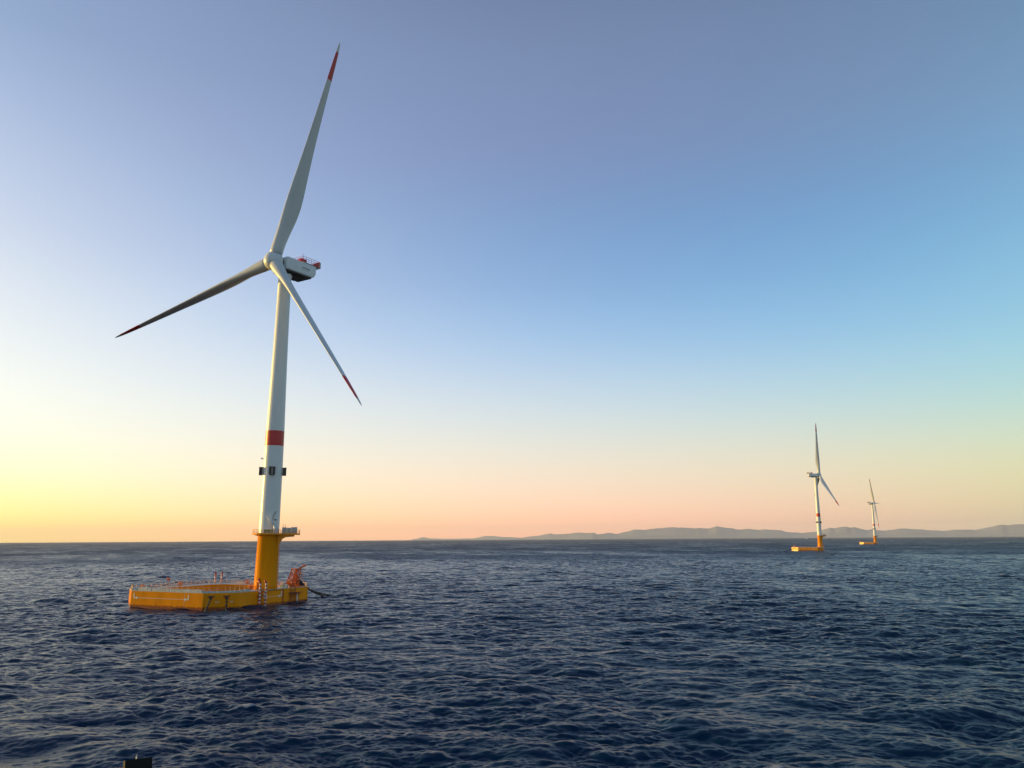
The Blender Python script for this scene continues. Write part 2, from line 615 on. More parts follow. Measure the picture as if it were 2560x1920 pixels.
    for scl, st, dist, stretch in ((1.1, 0.55, 0.20, 0.5), (3.6, 0.5, 0.06, 0.55), (9.5, 0.4, 0.02, 0.6)):
        mp = nd.new('ShaderNodeMapping')
        mp.inputs['Rotation'].default_value = (0, 0, R(6))
        mp.inputs['Scale'].default_value = (stretch, 1, 1)
        lk.new(tc.outputs['Object'], mp.inputs[0])
        nz = nd.new('ShaderNodeTexNoise')
        nz.inputs['Scale'].default_value = scl
        nz.inputs['Detail'].default_value = 5
        nz.inputs['Roughness'].default_value = 0.6
        nz.inputs['Distortion'].default_value = 0.4
        lk.new(mp.outputs[0], nz.inputs['Vector'])
        bp = nd.new('ShaderNodeBump')
        bp.inputs['Strength'].default_value = st
        bp.inputs['Distance'].default_value = dist
        lk.new(nz.outputs[0], bp.inputs['Height'])
        if prev:
            lk.new(prev, bp.inputs['Normal'])
        prev = bp.outputs[0]
    lk.new(prev, b.inputs['Normal'])
    # small whitecaps on the sharpest crests
    fo = nd.new('ShaderNodeAttribute')
    fo.attribute_name = 'foam'
    fnz = nd.new('ShaderNodeTexNoise')
    fnz.inputs['Scale'].default_value = 5
    fnz.inputs['Detail'].default_value = 6
    lk.new(tc.outputs['Object'], fnz.inputs['Vector'])
    mu = nd.new('ShaderNodeMath')
    mu.operation = 'MULTIPLY'
    lk.new(fo.outputs['Fac'], mu.inputs[0])
    lk.new(fnz.outputs[0], mu.inputs[1])
    df = nd.new('ShaderNodeBsdfDiffuse')
    df.inputs[0].default_value = (0.55, 0.56, 0.56, 1)
    mx = nd.new('ShaderNodeMixShader')
    lk.new(mu.outputs[0], mx.inputs[0])
    lk.new(b.outputs[0], mx.inputs[1])
    lk.new(df.outputs[0], mx.inputs[2])
    lk.new(mx.outputs[0], nd['Material Output'].inputs[0])
    me.materials.append(m)


build_sea()


# ------------------------------------------------------------------ pixel -> world helpers (2560x1920 pixels of the photograph)
def pray(px, py):
    d = fw * F_PX + rt * (px - 1280) - up * (py - 960)
    return d.normalized()


def at_y(px, py, dist):
    """point on the pixel's ray at a horizontal distance"""
    d = pray(px, py)
    t = dist / math.hypot(d.x, d.y)
    return Vector((0, 0, CAM_H)) + d * t


# ------------------------------------------------------------------ hills along the far coast
def fnoise(x, seed):
    rnd = random.Random(seed)
    v = 0
    for o in range(6):
        v += math.sin(x * 1.9 ** o + rnd.uniform(0, 6.28)) * 0.55 ** o
    return v / 2


RIDGE = [(1040, 1347.4), (1058, 1342.5), (1075, 1346.0), (1120, 1347), (1185, 1345.6), (1218, 1339), (1254, 1342), (1303, 1344), (1352, 1338),
         (1377, 1333), (1391, 1336.4), (1423, 1333.6), (1451, 1330.8), (1472, 1333), (1487, 1331.5), (1494, 1336), (1508, 1334.3),
         (1525, 1331.5), (1543, 1335), (1564, 1329.4), (1585, 1323.7), (1606, 1324.4), (1628, 1322.3), (1656, 1319.5), (1688, 1318),
         (1712, 1319.5), (1740, 1320.2), (1769, 1321), (1793, 1316), (1818, 1319.5), (1846, 1323.7), (1875, 1322.3), (1896, 1324.4),
         (1924, 1323.7), (1952, 1326), (1970, 1330), (1980, 1331), (2000, 1332), (2020, 1331), (2041, 1329.5), (2059, 1324), (2074, 1319.6),
         (2087, 1320), (2102, 1317.7), (2114, 1316.5), (2125, 1318.4), (2135, 1317.7), (2147, 1321), (2165, 1324.7), (2180, 1323.4),
         (2194, 1325.3), (2213, 1326), (2226, 1325.2), (2248, 1321), (2269, 1321.6), (2305, 1323.8), (2340, 1326.5), (2368, 1326.5),
         (2396, 1323.7), (2431, 1324.4), (2453, 1322.3), (2474, 1317.4), (2502, 1311.7), (2523, 1312.4), (2560, 1309.6), (2700, 1306), (3000, 1312)]


def build_hills():
    mb = MB()
    D0 = 40000.0
    xs = np.arange(1030, 3000, 3.0)
    ys = np.interp(xs, [p[0] for p in RIDGE], [p[1] for p in RIDGE])
    rings = []
    nd = 14
    for k, (px, py) in enumerate(zip(xs, ys)):
        D0 = 40000.0 + 16000.0 * max(0.0, min(1.0, (1480 - px) / 360.0))
        top = at_y(px, py - 0.9 * fnoise(px * 0.16, 5) * min(1.0, (1348 - py) / 12.0), D0)
        H = max(top.z, 1.0)
        dirv = Vector((top.x, top.y, 0)).normalized()
        row = []
        for q in range(nd):
            t = q / (nd - 1)                      # 0 shore, crest at 0.6
            dist = D0 - 3600 + 6000 * t
            if t < 0.6:
                s = t / 0.6
                z = H * (s ** 0.8) * (0.86 + 0.10 * fnoise(px * 0.06 + q * 1.7, 8) * (1 - s)) if s < 1 else H
                z = min(z, H * (0.25 + 0.75 * s))
            else:
                s = (t - 0.6) / 0.4
                z = H * (1 - s) ** 1.2
            if q == int(round(0.6 * (nd - 1))):
                z, dist = H, D0
            row.append((dirv.x * dist, dirv.y * dist, z - (8 if q in (0, nd - 1) else 0)))
        rings.append(row)
    mb.rings(rings, closed=False, cap0=False, cap1=False)
    m = paint("hill scrub", (0.29, 0.29, 0.33), 0.9, 0.14, 0.0006, (0.20, 0.20, 0.20, 0.6))
    o = mb.build("hills", m)
    o['kind'] = 'structure'


build_hills()

# ------------------------------------------------------------------ the floating turbine
UANG = R(-21.0)                     # the float's long axes, shared by the whole farm
UX, UY = math.cos(UANG), math.sin(UANG)


def F(u, v, z):
    return Vector((u * UX - v * UY, u * UY + v * UX, z))


FU = F(1, 0, 0)
FV = F(0, 1, 0)
FZ = Vector((0, 0, 1))
FAX = (FU, FV, FZ)
U0, U1, V0, V1 = -40.6, 3.6, -23.6, 24.6
DECK_Z = 4.7
OUTER = [(-31.2, V0), (-3.6, V0), (U1, -16.6), (U1, 17.8), (-3.4, V1), (-33.4, V1), (U0, 17.4), (U0, -15.4)]
PU0, PU1, PV0, PV1 = -33.2, -4.6, -16.4, 17.2
INNER = [(PU0 + 3, PV0), (PU1 - 3, PV0), (PU1, PV0 + 3), (PU1, PV1 - 3), (PU1 - 3, PV1), (PU0 + 3, PV1), (PU0, PV1 - 3), (PU0, PV0 + 3)]
HUB_Z = 112.7


def seg_pts(p, q, step):
    L = math.hypot(q[0] - p[0], q[1] - p[1])
    n = max(1, int(round(L / step)))
    return [(p[0] + (q[0] - p[0]) * i / n, p[1] + (q[1] - p[1]) * i / n) for i in range(n + 1)]


def railing(poly, closed, parent, mat, h=1.2, step=2.1, z0=DECK_Z, rails=(0.5, 1.0), r=0.042, rp=0.065):
    mb = MB()
    n = len(poly)
    for k in range(n if closed else n - 1):
        p, q = poly[k], poly[(k + 1) % n]
        for i, s in enumerate(seg_pts(p, q, step)):
            if i == 0 and k > 0:
                continue
            mb.tube(F(s[0], s[1], z0), F(s[0], s[1], z0 + h), rp, n=5)
        for f in rails:
            mb.tube(F(p[0], p[1], z0 + h * f), F(q[0], q[1], z0 + h * f), r, n=5)
    return mb.build('railing', mat, parent)


def offset_poly(poly, d):
    """inset a convex ring (positive = inwards for the outer ring)"""
    out = []
    n = len(poly)
    for i in range(n):
        p0, p1, p2 = poly[i - 1], poly[i], poly[(i + 1) % n]
        def nrm(a_, b_):
            L = math.hypot(b_[0] - a_[0], b_[1] - a_[1])
            return (-(b_[1] - a_[1]) / L, (b_[0] - a_[0]) / L)
        n1, n2 = nrm(p0, p1), nrm(p1, p2)
        bx, by = n1[0] + n2[0], n1[1] + n2[1]
        s = d / (1 + n1[0] * n2[0] + n1[1] * n2[1])
        out.append((p1[0] + bx * s, p1[1] + by * s))
    return out


def make_hull(root):
    mb = MB()
    zs = [-4.0, 0.4, DECK_Z]
    n = 8
    for ring, sgn in ((OUTER, 1), (INNER, -1)):
        for k in range(n):
            p, q = ring[k], ring[(k + 1) % n]
            if sgn < 0:
                p, q = q, p
            for a_ in range(2):
                mb.poly([F(*p, zs[a_]), F(*q, zs[a_]), F(*q, zs[a_ + 1]), F(*p, zs[a_ + 1])], mi=1 if a_ == 0 else 0)
    for k in range(n):                                           # deck
        p, q = OUTER[k], OUTER[(k + 1) % n]
        pi, qi = INNER[k], INNER[(k + 1) % n]
        mb.poly([F(*p, DECK_Z), F(*q, DECK_Z), F(*qi, DECK_Z), F(*pi, DECK_Z)], mi=2)
        mb.poly([F(*p, -4), F(*pi, -4), F(*qi, -4), F(*q, -4)], mi=1)
    # stiffeners on the pool walls
    for k in range(n):
        p, q = INNER[k], INNER[(k + 1) % n]
        for s in seg_pts(p, q, 2.6)[1:-1]:
            mb.box(F(s[0], s[1], 2.0), (0.16, 0.16, 5.2), mi=0, axes=FAX)
    # weld seams and the two fender strips either side of the tower block
    for v in (-7.6, 4.4):
        mb.box(F(U1 + 0.06, v, 2.2), (0.12, 0.34, 4.6), mi=3, axes=FAX)
        mb.box(F(U1 + 0.09, v + 0.42, 2.2), (0.18, 0.30, 4.7), mi=0, axes=FAX)
    for u in (-10.4,):
        mb.box(F(u, V0 - 0.01, 2.6), (0.05, 0.03, 4.0), mi=4, axes=FAX)
    # gussets under the deck edge by the tower
    for k in range(9):
        v = -6.6 + 1.25 * k
        mb.prism([F(U1 + 0.01, v - 0.12, DECK_Z - 0.02), F(U1 + 0.42, v - 0.12, DECK_Z - 0.02), F(U1 + 0.01, v - 0.12, DECK_Z - 0.5)], FV * 0.24, mi=3)
    # kerb along the outer deck edge
    for k in range(n):
        p, q = OUTER[k], OUTER[(k + 1) % n]
        c = F((p[0] + q[0]) / 2, (p[1] + q[1]) / 2, DECK_Z + 0.07)
        d = (F(*q, 0) - F(*p, 0))
        L = d.length
        d.normalize()
        nn = Vector((d.y, -d.x, 0))
        mb.box(c - nn * 0.09, (L - 0.1, 0.14, 0.18), mi=2, axes=(d, nn, FZ))
    return mb.build('hull', [HULLY, BROWN, DECK, RUST, MARK], root)


def make_marking(root, p0, p1, face_n, z_line, z_top):
    """white L-shaped draught-type marks joined by a thin line, flush on a hull face"""
    mb = MB()
    d = (p1 - p0).normalized()
    n = face_n
    ax = (d, n, FZ)
    for p, s in ((p0, 1), (p1, -1)):
        mb.box(p + FZ * ((z_line + z_top) / 2) + n * 0.02, (0.34, 0.05, z_top - z_line + 0.3), axes=ax)
        mb.box(p + d * s * 0.62 + FZ * z_line + n * 0.025, (0.9, 0.05, 0.34), axes=ax)
        q = p + d * s * 1.25 + FZ * z_line + n * 0.03
        mb.prism([q + FZ * 0.42 - d * s * 0.3, q + d * s * 0.55, q - FZ * 0.42 - d * s * 0.3], n * 0.02)
    mb.box((p0 + p1) / 2 + FZ * z_line + n * 0.012, ((p1 - p0).length - 2.6, 0.03, 0.09), axes=ax)
    return mb.build('hull_marking', MARK, root)


def make_blade_mesh():
    #        r    chord  t/c   circ  twist(deg)
    ST = [(2.2, 4.3, 1.0, 1.0, -14), (4.5, 4.3, 1.0, 1.0, -14), (8, 4.5, .82, .7, -14), (12, 5.0, .56, .3, -14), (16, 5.6, .41, .08, -13), (20, 5.9, .33, 0, -12),
          (24, 5.75, .29, 0, -10.5), (30, 5.1, .26, 0, -8), (38, 4.25, .235, 0, -5.5), (46, 3.5, .22, 0, -3.5), (54, 2.9, .205, 0, -1.5), (62, 2.35, .19, 0, 0),
          (68, 1.95, .18, 0, 1), (70.0, 1.80, .18, 0, 1), (73, 1.55, .175, 0, 1.5), (76.6, 1.18, .17, 0, 2), (78.5, .85, .16, 0, 2), (79.7, .45, .16, 0, 2), (80.2, .08, .16, 0, 2)]
    mats_by_r = lambda r0: 1 if 66.3 <= r0 < 76.5 else 0
    key = [s[0] for s in ST]
    rs = sorted(set(list(np.linspace(2.2, 80.2, 60)) + [66.3, 76.6] + key))
    n = 28
    rings, mis = [], []
    for r in rs:
        c = np.interp(r, key, [s[1] for s in ST])
        tc_ = np.interp(r, key, [s[2] for s in ST])
        ci = np.interp(r, key, [s[3] for s in ST])
        tw = R(np.interp(r, key, [s[4] for s in ST]))
        ring = []
        for i in range(n):
            t = 2 * PI * i / n
            x = 0.5 * (1 - math.cos(t))
            yt = 5 * tc_ * (0.2969 * math.sqrt(x) - 0.126 * x - 0.3516 * x ** 2 + 0.2843 * x ** 3 - 0.1036 * x ** 4)
            cam_ = 0.10 * (1 - ci) * x * (1 - x)
            ya = (yt if t <= PI else -yt) + cam_
            yc = 0.5 * tc_ * math.sin(t)
            xx = (x - 0.5) * ci + (x - (0.34 + 0.0 * r)) * (1 - ci)
            yy = yc * ci + ya * (1 - ci)
            X_, Y_ = xx * c, yy * c
            ring.append((X_ * math.cos(tw) - Y_ * math.sin(tw), X_ * math.sin(tw) + Y_ * math.cos(tw), r))
        rings.append(ring)
    for a_, b_ in zip(rs[:-1], rs[1:]):
        mis.append(mats_by_r((a_ + b_) / 2))
    mb = MB()
    mb.rings(rings, mis=mis)
    return mb


def rotor_frames(yaw, tilt, cone, azim):
    n = Vector((math.sin(yaw) * math.cos(tilt), math.cos(yaw) * math.cos(tilt), math.sin(tilt)))
    p = Vector((math.cos(yaw), -math.sin(yaw), 0))
    q = p.cross(n)
    if q.z < 0:
        q = -q
    ms = []
    for k in range(3):
        a_ = azim + k * 2 * PI / 3
        d0 = q * math.cos(a_) + p * math.sin(a_)
        d = (d0 * math.cos(cone) + n * math.sin(cone)).normalized()
        le = (n - d * n.dot(d)).normalized()
        X_ = -le
        Y_ = d.cross(X_)
        ms.append((X_, Y_, d))
    return n, p, q, ms


def mat4(x, y, z, o):
    return Matrix(((x.x, y.x, z.x, o.x), (x.y, y.y, z.y, o.y), (x.z, y.z, z.z, o.z), (0, 0, 0, 1)))


OVERHANG = 5.3


def pose_rotor(parts, yaw, azim, tilt, cone):
    """place nacelle (and its children), hub and blades of one turbine; lean-free local frame"""
    n, p, q, ms = rotor_frames(yaw, tilt, cone, azim)
    hub = Vector((0, 0, HUB_Z)) + n * OVERHANG
    phi = PI - yaw
    parts['nacelle'].matrix_local = Matrix.Translation((0, 0, HUB_Z)) @ Matrix.Rotation(phi, 4, 'Z')
    hx = p
    hy = n.cross(hx)
    parts['hub'].matrix_local = mat4(hx, hy, n, hub)
    for b_, (x, y, z) in zip(parts['blades'], ms):
        b_.matrix_local = mat4(x, y, z, hub)


def make_turbine():
    root = empty('floating_wind_turbine', (0, 0, 0))
    parts = {'root': root}
    hull = make_hull(root)
    make_marking(root, F(-30.0, V0, 0), F(-9.0, V0, 0), F(0, -1, 0), 2.75, 3.95)
    make_marking(root, F(U1, -5.0, 0), F(U1, 3.6, 0), F(1, 0, 0), 2.6, 3.9)
    # tower and transition piece
    mb = MB()
    mb.lathe([(DECK_Z - 0.2, 3.62), (6.0, 3.6), (21.5, 3.32), (21.6, 3.38), (21.9, 3.38)], n=56)
    mb.build('transition_piece', YEL, root)
    mb = MB()
    prof = [(21.9, 3.26), (22.3, 3.24), (36.0, 3.14), (47.0, 3.06), (50.45, 3.02), (50.55, 3.02), (55.5, 2.96), (55.6, 2.96), (66, 2.74), (82, 2.42), (96, 2.25), (108.5, 2.16), (109.2, 2.35), (110.6, 2.35)]
    mb.lathe(prof, n=56, mis=[0, 0, 0, 0, 0, 1, 0, 0, 0, 0, 0, 0, 0])
    for z, r in ((36.0, 3.14), (66, 2.74), (82, 2.42), (96, 2.25)):            # faint flange seams
        mb.lathe([(z - 0.06, r + 0.004), (z - 0.04, r + 0.022), (z + 0.04, r + 0.022), (z + 0.06, r + 0.004)], n=56)
    mb.build('tower', [WHT, RED], root)
    # three dark boxes round the tower at mid height
    for azd in (166, 252, 76, 340):
        dv = Vector((math.sin(R(azd)), math.cos(R(azd)), 0))
        sv = Vector((dv.y, -dv.x, 0))
        mb = MB()
        c = dv * (3.1 + 0.62) + Vector((0, 0, 42.2))
        mb.box(c + FZ * 0.0 + sv * 0.62, (0.66, 1.15, 2.35), axes=(sv, dv, FZ))
        mb.box(c - sv * 0.62, (0.66, 1.15, 2.35), axes=(sv, dv, FZ))
        mb.box(c - dv * 0.35, (0.6, 0.5, 2.2), axes=(sv, dv, FZ), mi=1)
        mb.box(c + FZ * 1.22, (2.0, 1.3, 0.14), axes=(sv, dv, FZ))
        mb.box(c - FZ * 1.22, (1.7, 1.1, 0.14), axes=(sv, dv, FZ))
        mb.build('equipment_box', [DARK, GALV], root)
    mb = MB()
    dv = Vector((math.sin(R(250)), math.cos(R(250)), 0))
    mb.tube(dv * 2.9 + FZ * 46.2, dv * 3.6 + FZ * 46.2, 0.07)
    mb.box(dv * 3.65 + FZ * 46.35, (0.35, 0.35, 0.45))
    mb.build('warning_lamp', DARK, root)
    # ladder on the right of the yellow column
    mb = MB()
    dv = Vector((math.sin(R(80)), math.cos(R(80)), 0))
    sv = Vector((dv.y, -dv.x, 0))
    def rad(z):
        return 3.6 - 0.28 * (z - 6) / 15.3
    for s in (-0.25, 0.25):
        mb.tube(dv * (rad(4.7) + 0.24) + sv * s + FZ * 4.7, dv * (rad(21) + 0.24) + sv * s + FZ * 21.0, 0.035, n=6)
    z = 5.0
    while z < 21:
        mb.tube(dv * (rad(z) + 0.24) - sv * 0.25 + FZ * z, dv * (rad(z) + 0.24) + sv * 0.25 + FZ * z, 0.03, n=5)
        if int(z * 2) % 2 == 0:
            mb.box(dv * (rad(z) + 0.14) + FZ * z, (0.62, 0.34, 0.10), axes=(sv, dv, FZ))
        z += 0.5
    mb.build('ladder', YEL, root)
    parts['near'] = None
    # nacelle: local -Y points upwind, +X is the side with the logo
    mb = MB()
    prof = []
    W_, yf, yr, zt, zb = 3.75, -2.6, 10.6, 2.6, -1.9
    def sect(y, k, zt_, zb_, w):
        pts = []
        rr = 0.4 * k
        for cx_, cz_, a0 in ((w - rr, zt_ - rr, 0), (-w + rr, zt_ - rr, 90), (-w + rr, zb_ + rr, 180), (w - rr, zb_ + rr, 270)):
            for s in range(5):
                t = R(a0 + 22.5 * s)
                pts.append((cx_ + rr * math.cos(t), y, cz_ + rr * math.sin(t)))
        return pts
    secs = [sect(yf, 0.8, zt - 0.35, zb + 0.3, W_ - 0.5), sect(yf + 0.35, 1, zt, zb, W_), sect(yr - 1.9, 1, zt, zb, W_), sect(yr - 0.8, 1, zt, zb + 0.35, W_),
            sect(yr - 0.2, 1, zt, zb + 1.2, W_), sect(yr, 0.8, zt - 0.1, zb + 2.0, W_ - 0.15)]
    mb.rings(secs)
    # dark slabs put the underside's shade into colour; yaw bearing collar
    mb.prism([(-3.45, -2.2, zb + 0.2), (3.45, -2.2, zb + 0.2), (3.35, -2.2, zb - 0.45), (-3.35, -2.2, zb - 0.45)], (0, 11.0, 0), mi=1)
    mb.prism([(-2.6, -2.0, zb - 0.4), (2.6, -2.0, zb - 0.4), (2.3, -2.0, zb - 1.0), (-2.3, -2.0, zb - 1.0)], (0, 8.0, 0), mi=1)
    mb.lathe([(-2.5, 2.5), (-1.5, 2.7)], n=40, mi=1)
    nac = mb.build('nacelle', [WHT, DARK], root)
    parts['nacelle'] = nac
    mb = MB()                                                     # main bearing neck between hub and nacelle
    mb.tube((0, -3.6, 0.35), (0, -2.0, 0.3), 2.05, 2.3, n=32)
    mb.build('bearing_neck', DARK, nac)
    # hoist platform on the rear roof
    zr = zt
    mb = MB()
    x0, x1, y0, y1 = -3.5, 3.55, 4.6, 12.1
    mb.box(((x0 + x1) / 2, (y0 + y1) / 2, zr + 0.22), (x1 - x0, y1 - y0, 0.16), mi=1)
    for x in (x0, x1):
        for y in np.linspace(y0, y1, 7):
            mb.tube((x, y, zr + 0.3), (x, y, zr + 2.25), 0.06, n=5)
        for h_ in (0.85, 1.5, 2.25):
            mb.tube((x, y0, zr + h_), (x, y1, zr + h_), 0.06, n=5)
    for y in (y0, y1):
        for x in np.linspace(x0, x1, 6)[1:-1]:
            mb.tube((x, y, zr + 0.3), (x, y, zr + 2.25), 0.06, n=5)
        for h_ in (0.85, 1.5, 2.25):
            mb.tube((x0, y, zr + h_), (x1, y, zr + h_), 0.06, n=5)
    mb.box((1.3, 5.6, zr + 1.1), (1.6, 1.3, 1.6), mi=0)
    mb.box((2.6, 6.2, zr + 0.9), (0.9, 0.8, 1.2), mi=0)
    mb.prism([(x1 + 0.07, y1 - 3.6, zr + 0.2), (x1 + 0.07, y1 - 0.1, zr + 0.2), (x1 + 0.07, y1 - 0.1, zr + 2.2)], (-0.06, 0, 0), mi=0)
    mb.box(((x0 + x1) / 2, y1 + 0.35, zr + 1.0), (x1 - x0 + 0.2, 0.55, 2.1), mi=1)
    mb.box((x1 + 0.09, y1 - 1.1, zr + 0.55), (0.05, 2.2, 0.7), mi=0)
    mb.tube((x0 + 6.8, y0 - 0.1, zr + 0.2), (x0 + 6.8, y0 - 0.1, zr + 3.3), 0.05, n=5)
    mb.build('hoist_platform', [RED, GREY], nac)
    # hub
    mb = MB()
    prof = []
    for t in np.linspace(0, 1, 16):
        ang = -PI / 2 * 0.72 + (PI / 2 * 0.72 + PI / 2) * t
        prof.append((3.35 * math.sin(ang) * (1.0 if ang > 0 else 0.9), max(0.05, 3.3 * math.cos(ang))))
    mb.lathe(prof, n=48)
    hub = mb.build('hub', WHT, root)
    parts['hub'] = hub
    bl = make_blade_mesh().build('blade', [BLADE, RED], root)
    blades = [bl]
    for k in range(2):
        b2 = bl.copy()
        C.objects.link(b2)
        b2.parent = root
        blades.append(b2)
    parts['blades'] = blades
    # work platform round the foot of the white tower
    mb = MB()
    vr = Vector((0.975, 0.22, 0))                                   # towards the lay-down side
    vf = Vector((vr.y, -vr.x, 0))                                   # towards the viewer
    zp = 22.1
    ring = []
    nn_ = 24
    for i in range(nn_):
        t = 2 * PI * i / nn_
        ring.append(Vector((math.cos(t), math.sin(t), 0)) * 5.1)
    inner = [p.normalized() * 3.32 for p in ring]
    for i in range(nn_):
        j = (i + 1) % nn_
        a0, a1, b0, b1 = ring[i], ring[j], inner[i], inner[j]
        for zz, flip in ((zp, False), (zp - 0.32, True)):
            q4 = [a0 + FZ * zz, a1 + FZ * zz, b1 + FZ * zz, b0 + FZ * zz]
            mb.poly(q4[::-1] if flip else q4, mi=0)
        mb.poly([a0 + FZ * (zp - 0.32), a1 + FZ * (zp - 0.32), a1 + FZ * zp, a0 + FZ * zp], mi=0)
    mb.box(vr * 6.3 + vf * 0.3 + FZ * (zp - 0.16), (6.9, 5.4, 0.34), axes=(vr, vf, FZ))
    # brackets underneath, one curved haunch on the lay-down side
    for s in (-1.9, 1.9):
        pr = [vr * 2.9 + FZ * (zp - 0.35), vr * 8.0 + FZ * (zp - 0.35), vr * 8.0 + FZ * (zp - 0.85), vr * 5.4 + FZ * (zp - 1.05), vr * 4.3 + FZ * (zp - 1.6), vr * 3.6 + FZ * (zp - 2.9), vr * 3.0 + FZ * (zp - 3.2)]
        mb.prism([p + vf * s for p in pr], vf * 0.3)
    for k in range(8):
        t = R(45 * k + 10)
        dv = Vector((math.cos(t), math.sin(t), 0))
        sv = Vector((-dv.y, dv.x, 0))
        mb.prism([dv * 3.3 + FZ * (zp - 0.33) - sv * 0.06, dv * 4.7 + FZ * (zp - 0.33) - sv * 0.06, dv * 3.35 + FZ * (zp - 0.75) - sv * 0.06], sv * 0.12)
    parts['platform'] = mb.build('work_platform', YEL, root)
    mb = MB()
    def rail_run(pts):
        for p, q in zip(pts[:-1], pts[1:]):
            mb.tube(p + FZ * (zp), p + FZ * (zp + 1.25), 0.045, n=5)
            for h_ in (0.45, 0.85, 1.25):
                mb.tube(p + FZ * (zp + h_), q + FZ * (zp + h_), 0.04, n=5)
            mb.box((p + q) / 2 + FZ * (zp + 0.1), ((q - p).length, 0.03, 0.2), axes=((q - p).normalized(), Vector((-(q - p).normalized().y, (q - p).normalized().x, 0)), FZ))
        mb.tube(pts[-1] + FZ * zp, pts[-1] + FZ * (zp + 1.25), 0.045, n=5)
    run = []
    for i in range(19):
        t = R(math.degrees(math.atan2(vr.y, vr.x)) + 32 + (360 - 64) * i / 18)
        run.append(Vector((math.cos(t), math.sin(t), 0)) * 5.0)
    far_c = [vr * 4.4 - vf * 2.3, vr * 6.4 - vf * 2.3, vr * 8.0 - vf * 2.3, vr * 9.65 - vf * 2.3, vr * 9.65 - vf * 0.5, vr * 9.65 + vf * 1.3, vr * 9.65 + vf * 2.9, vr * 8.0 + vf * 2.9, vr * 6.4 + vf * 2.9, vr * 4.9 + vf * 2.9]
    rail_run(run)
    rail_run(far_c)
    mb.build('platform_railing', YEL, root)
    # bent davit crane
    mb = MB()
    cb = vf * 4.3 + vr * 2.3 + FZ * zp
    knee = cb + vr * 0.1 + FZ * 2.7 - vr * 0.35
    tip = knee - vr * 2.6 + FZ * 2.75 + vf * 0.3
    mb.tube(cb, cb + FZ * 0.7, 0.28, 0.26, n=12)
    mb.tube(cb + FZ * 0.6, knee, 0.30, 0.62, n=10)
    mb.tube(knee - (tip - knee).normalized() * 0.25, tip, 0.56, 0.2, n=10)
    mb.box(knee + vr * 0.55 - FZ * 0.2, (0.9, 0.8, 1.5), axes=(vr, vf, FZ))
    mb.tube(tip, tip - FZ * 0.5, 0.17, n=8)
    mb.build('davit_crane', WHT, root)
    # lay-down equipment cabinets
    for (a_, wd, ht) in ((4.9, 1.35, 1.75), (6.35, 1.3, 1.7), (8.0, 1.75, 1.9)):
        mb = MB()
        c = vr * a_ + vf * 1.5 + FZ * (zp + 0.012 + ht / 2 + 0.15)
        mb.box(c, (wd, 1.6, ht), axes=(vr, vf, FZ))
        mb.box(c + FZ * (ht / 2 + 0.04), (wd + 0.12, 1.7, 0.09), axes=(vr, vf, FZ), mi=0)
        for k in range(4):
            mb.box(c + vf * 0.82 + vr * (-wd / 2 + wd * (k + 0.5) / 4), (0.05, 0.05, ht - 0.2), axes=(vr, vf, FZ), mi=0)
        mb.box(c - FZ * (ht / 2 + 0.08), (wd - 0.2, 1.4, 0.15), axes=(vr, vf, FZ), mi=1)
        mb.build('equipment_cabinet', [GREY, DARK], root)
    mb = MB()
    for k in (0, 0.75):
        p0 = vr * (4.35 + k) + vf * 0.4 + FZ * zp
        mb.tube(p0, p0 + FZ * (3.3 - 0.2 * k), 0.06, n=6)
    mb.tube(vr * 4.2 + vf * 0.4 + FZ * (zp + 2.1), vr * 5.2 + vf * 0.4 + FZ * (zp + 2.1), 0.04, n=6)
    mb.build('aerial', DARK, root)
    mb = MB()
    pts = []
    base = vf * 3.25 + vr * 1.25
    for i in range(9):
        t = i / 8
        pts.append(base + vr * (1.1 * t ** 3.0) - vf * (0.35 * t ** 3) + FZ * (zp + 4.6 + 2.5 * t ** 0.9))
    mb.path(pts, 0.085)
    mb.box(base + vr * 0.75 + FZ * (zp + 4.4), (0.8, 0.5, 0.3), axes=(vr, vf, FZ))
    mb.build('cable_pipe', DARK, root)
    return root, parts, (vr, vf, zp)


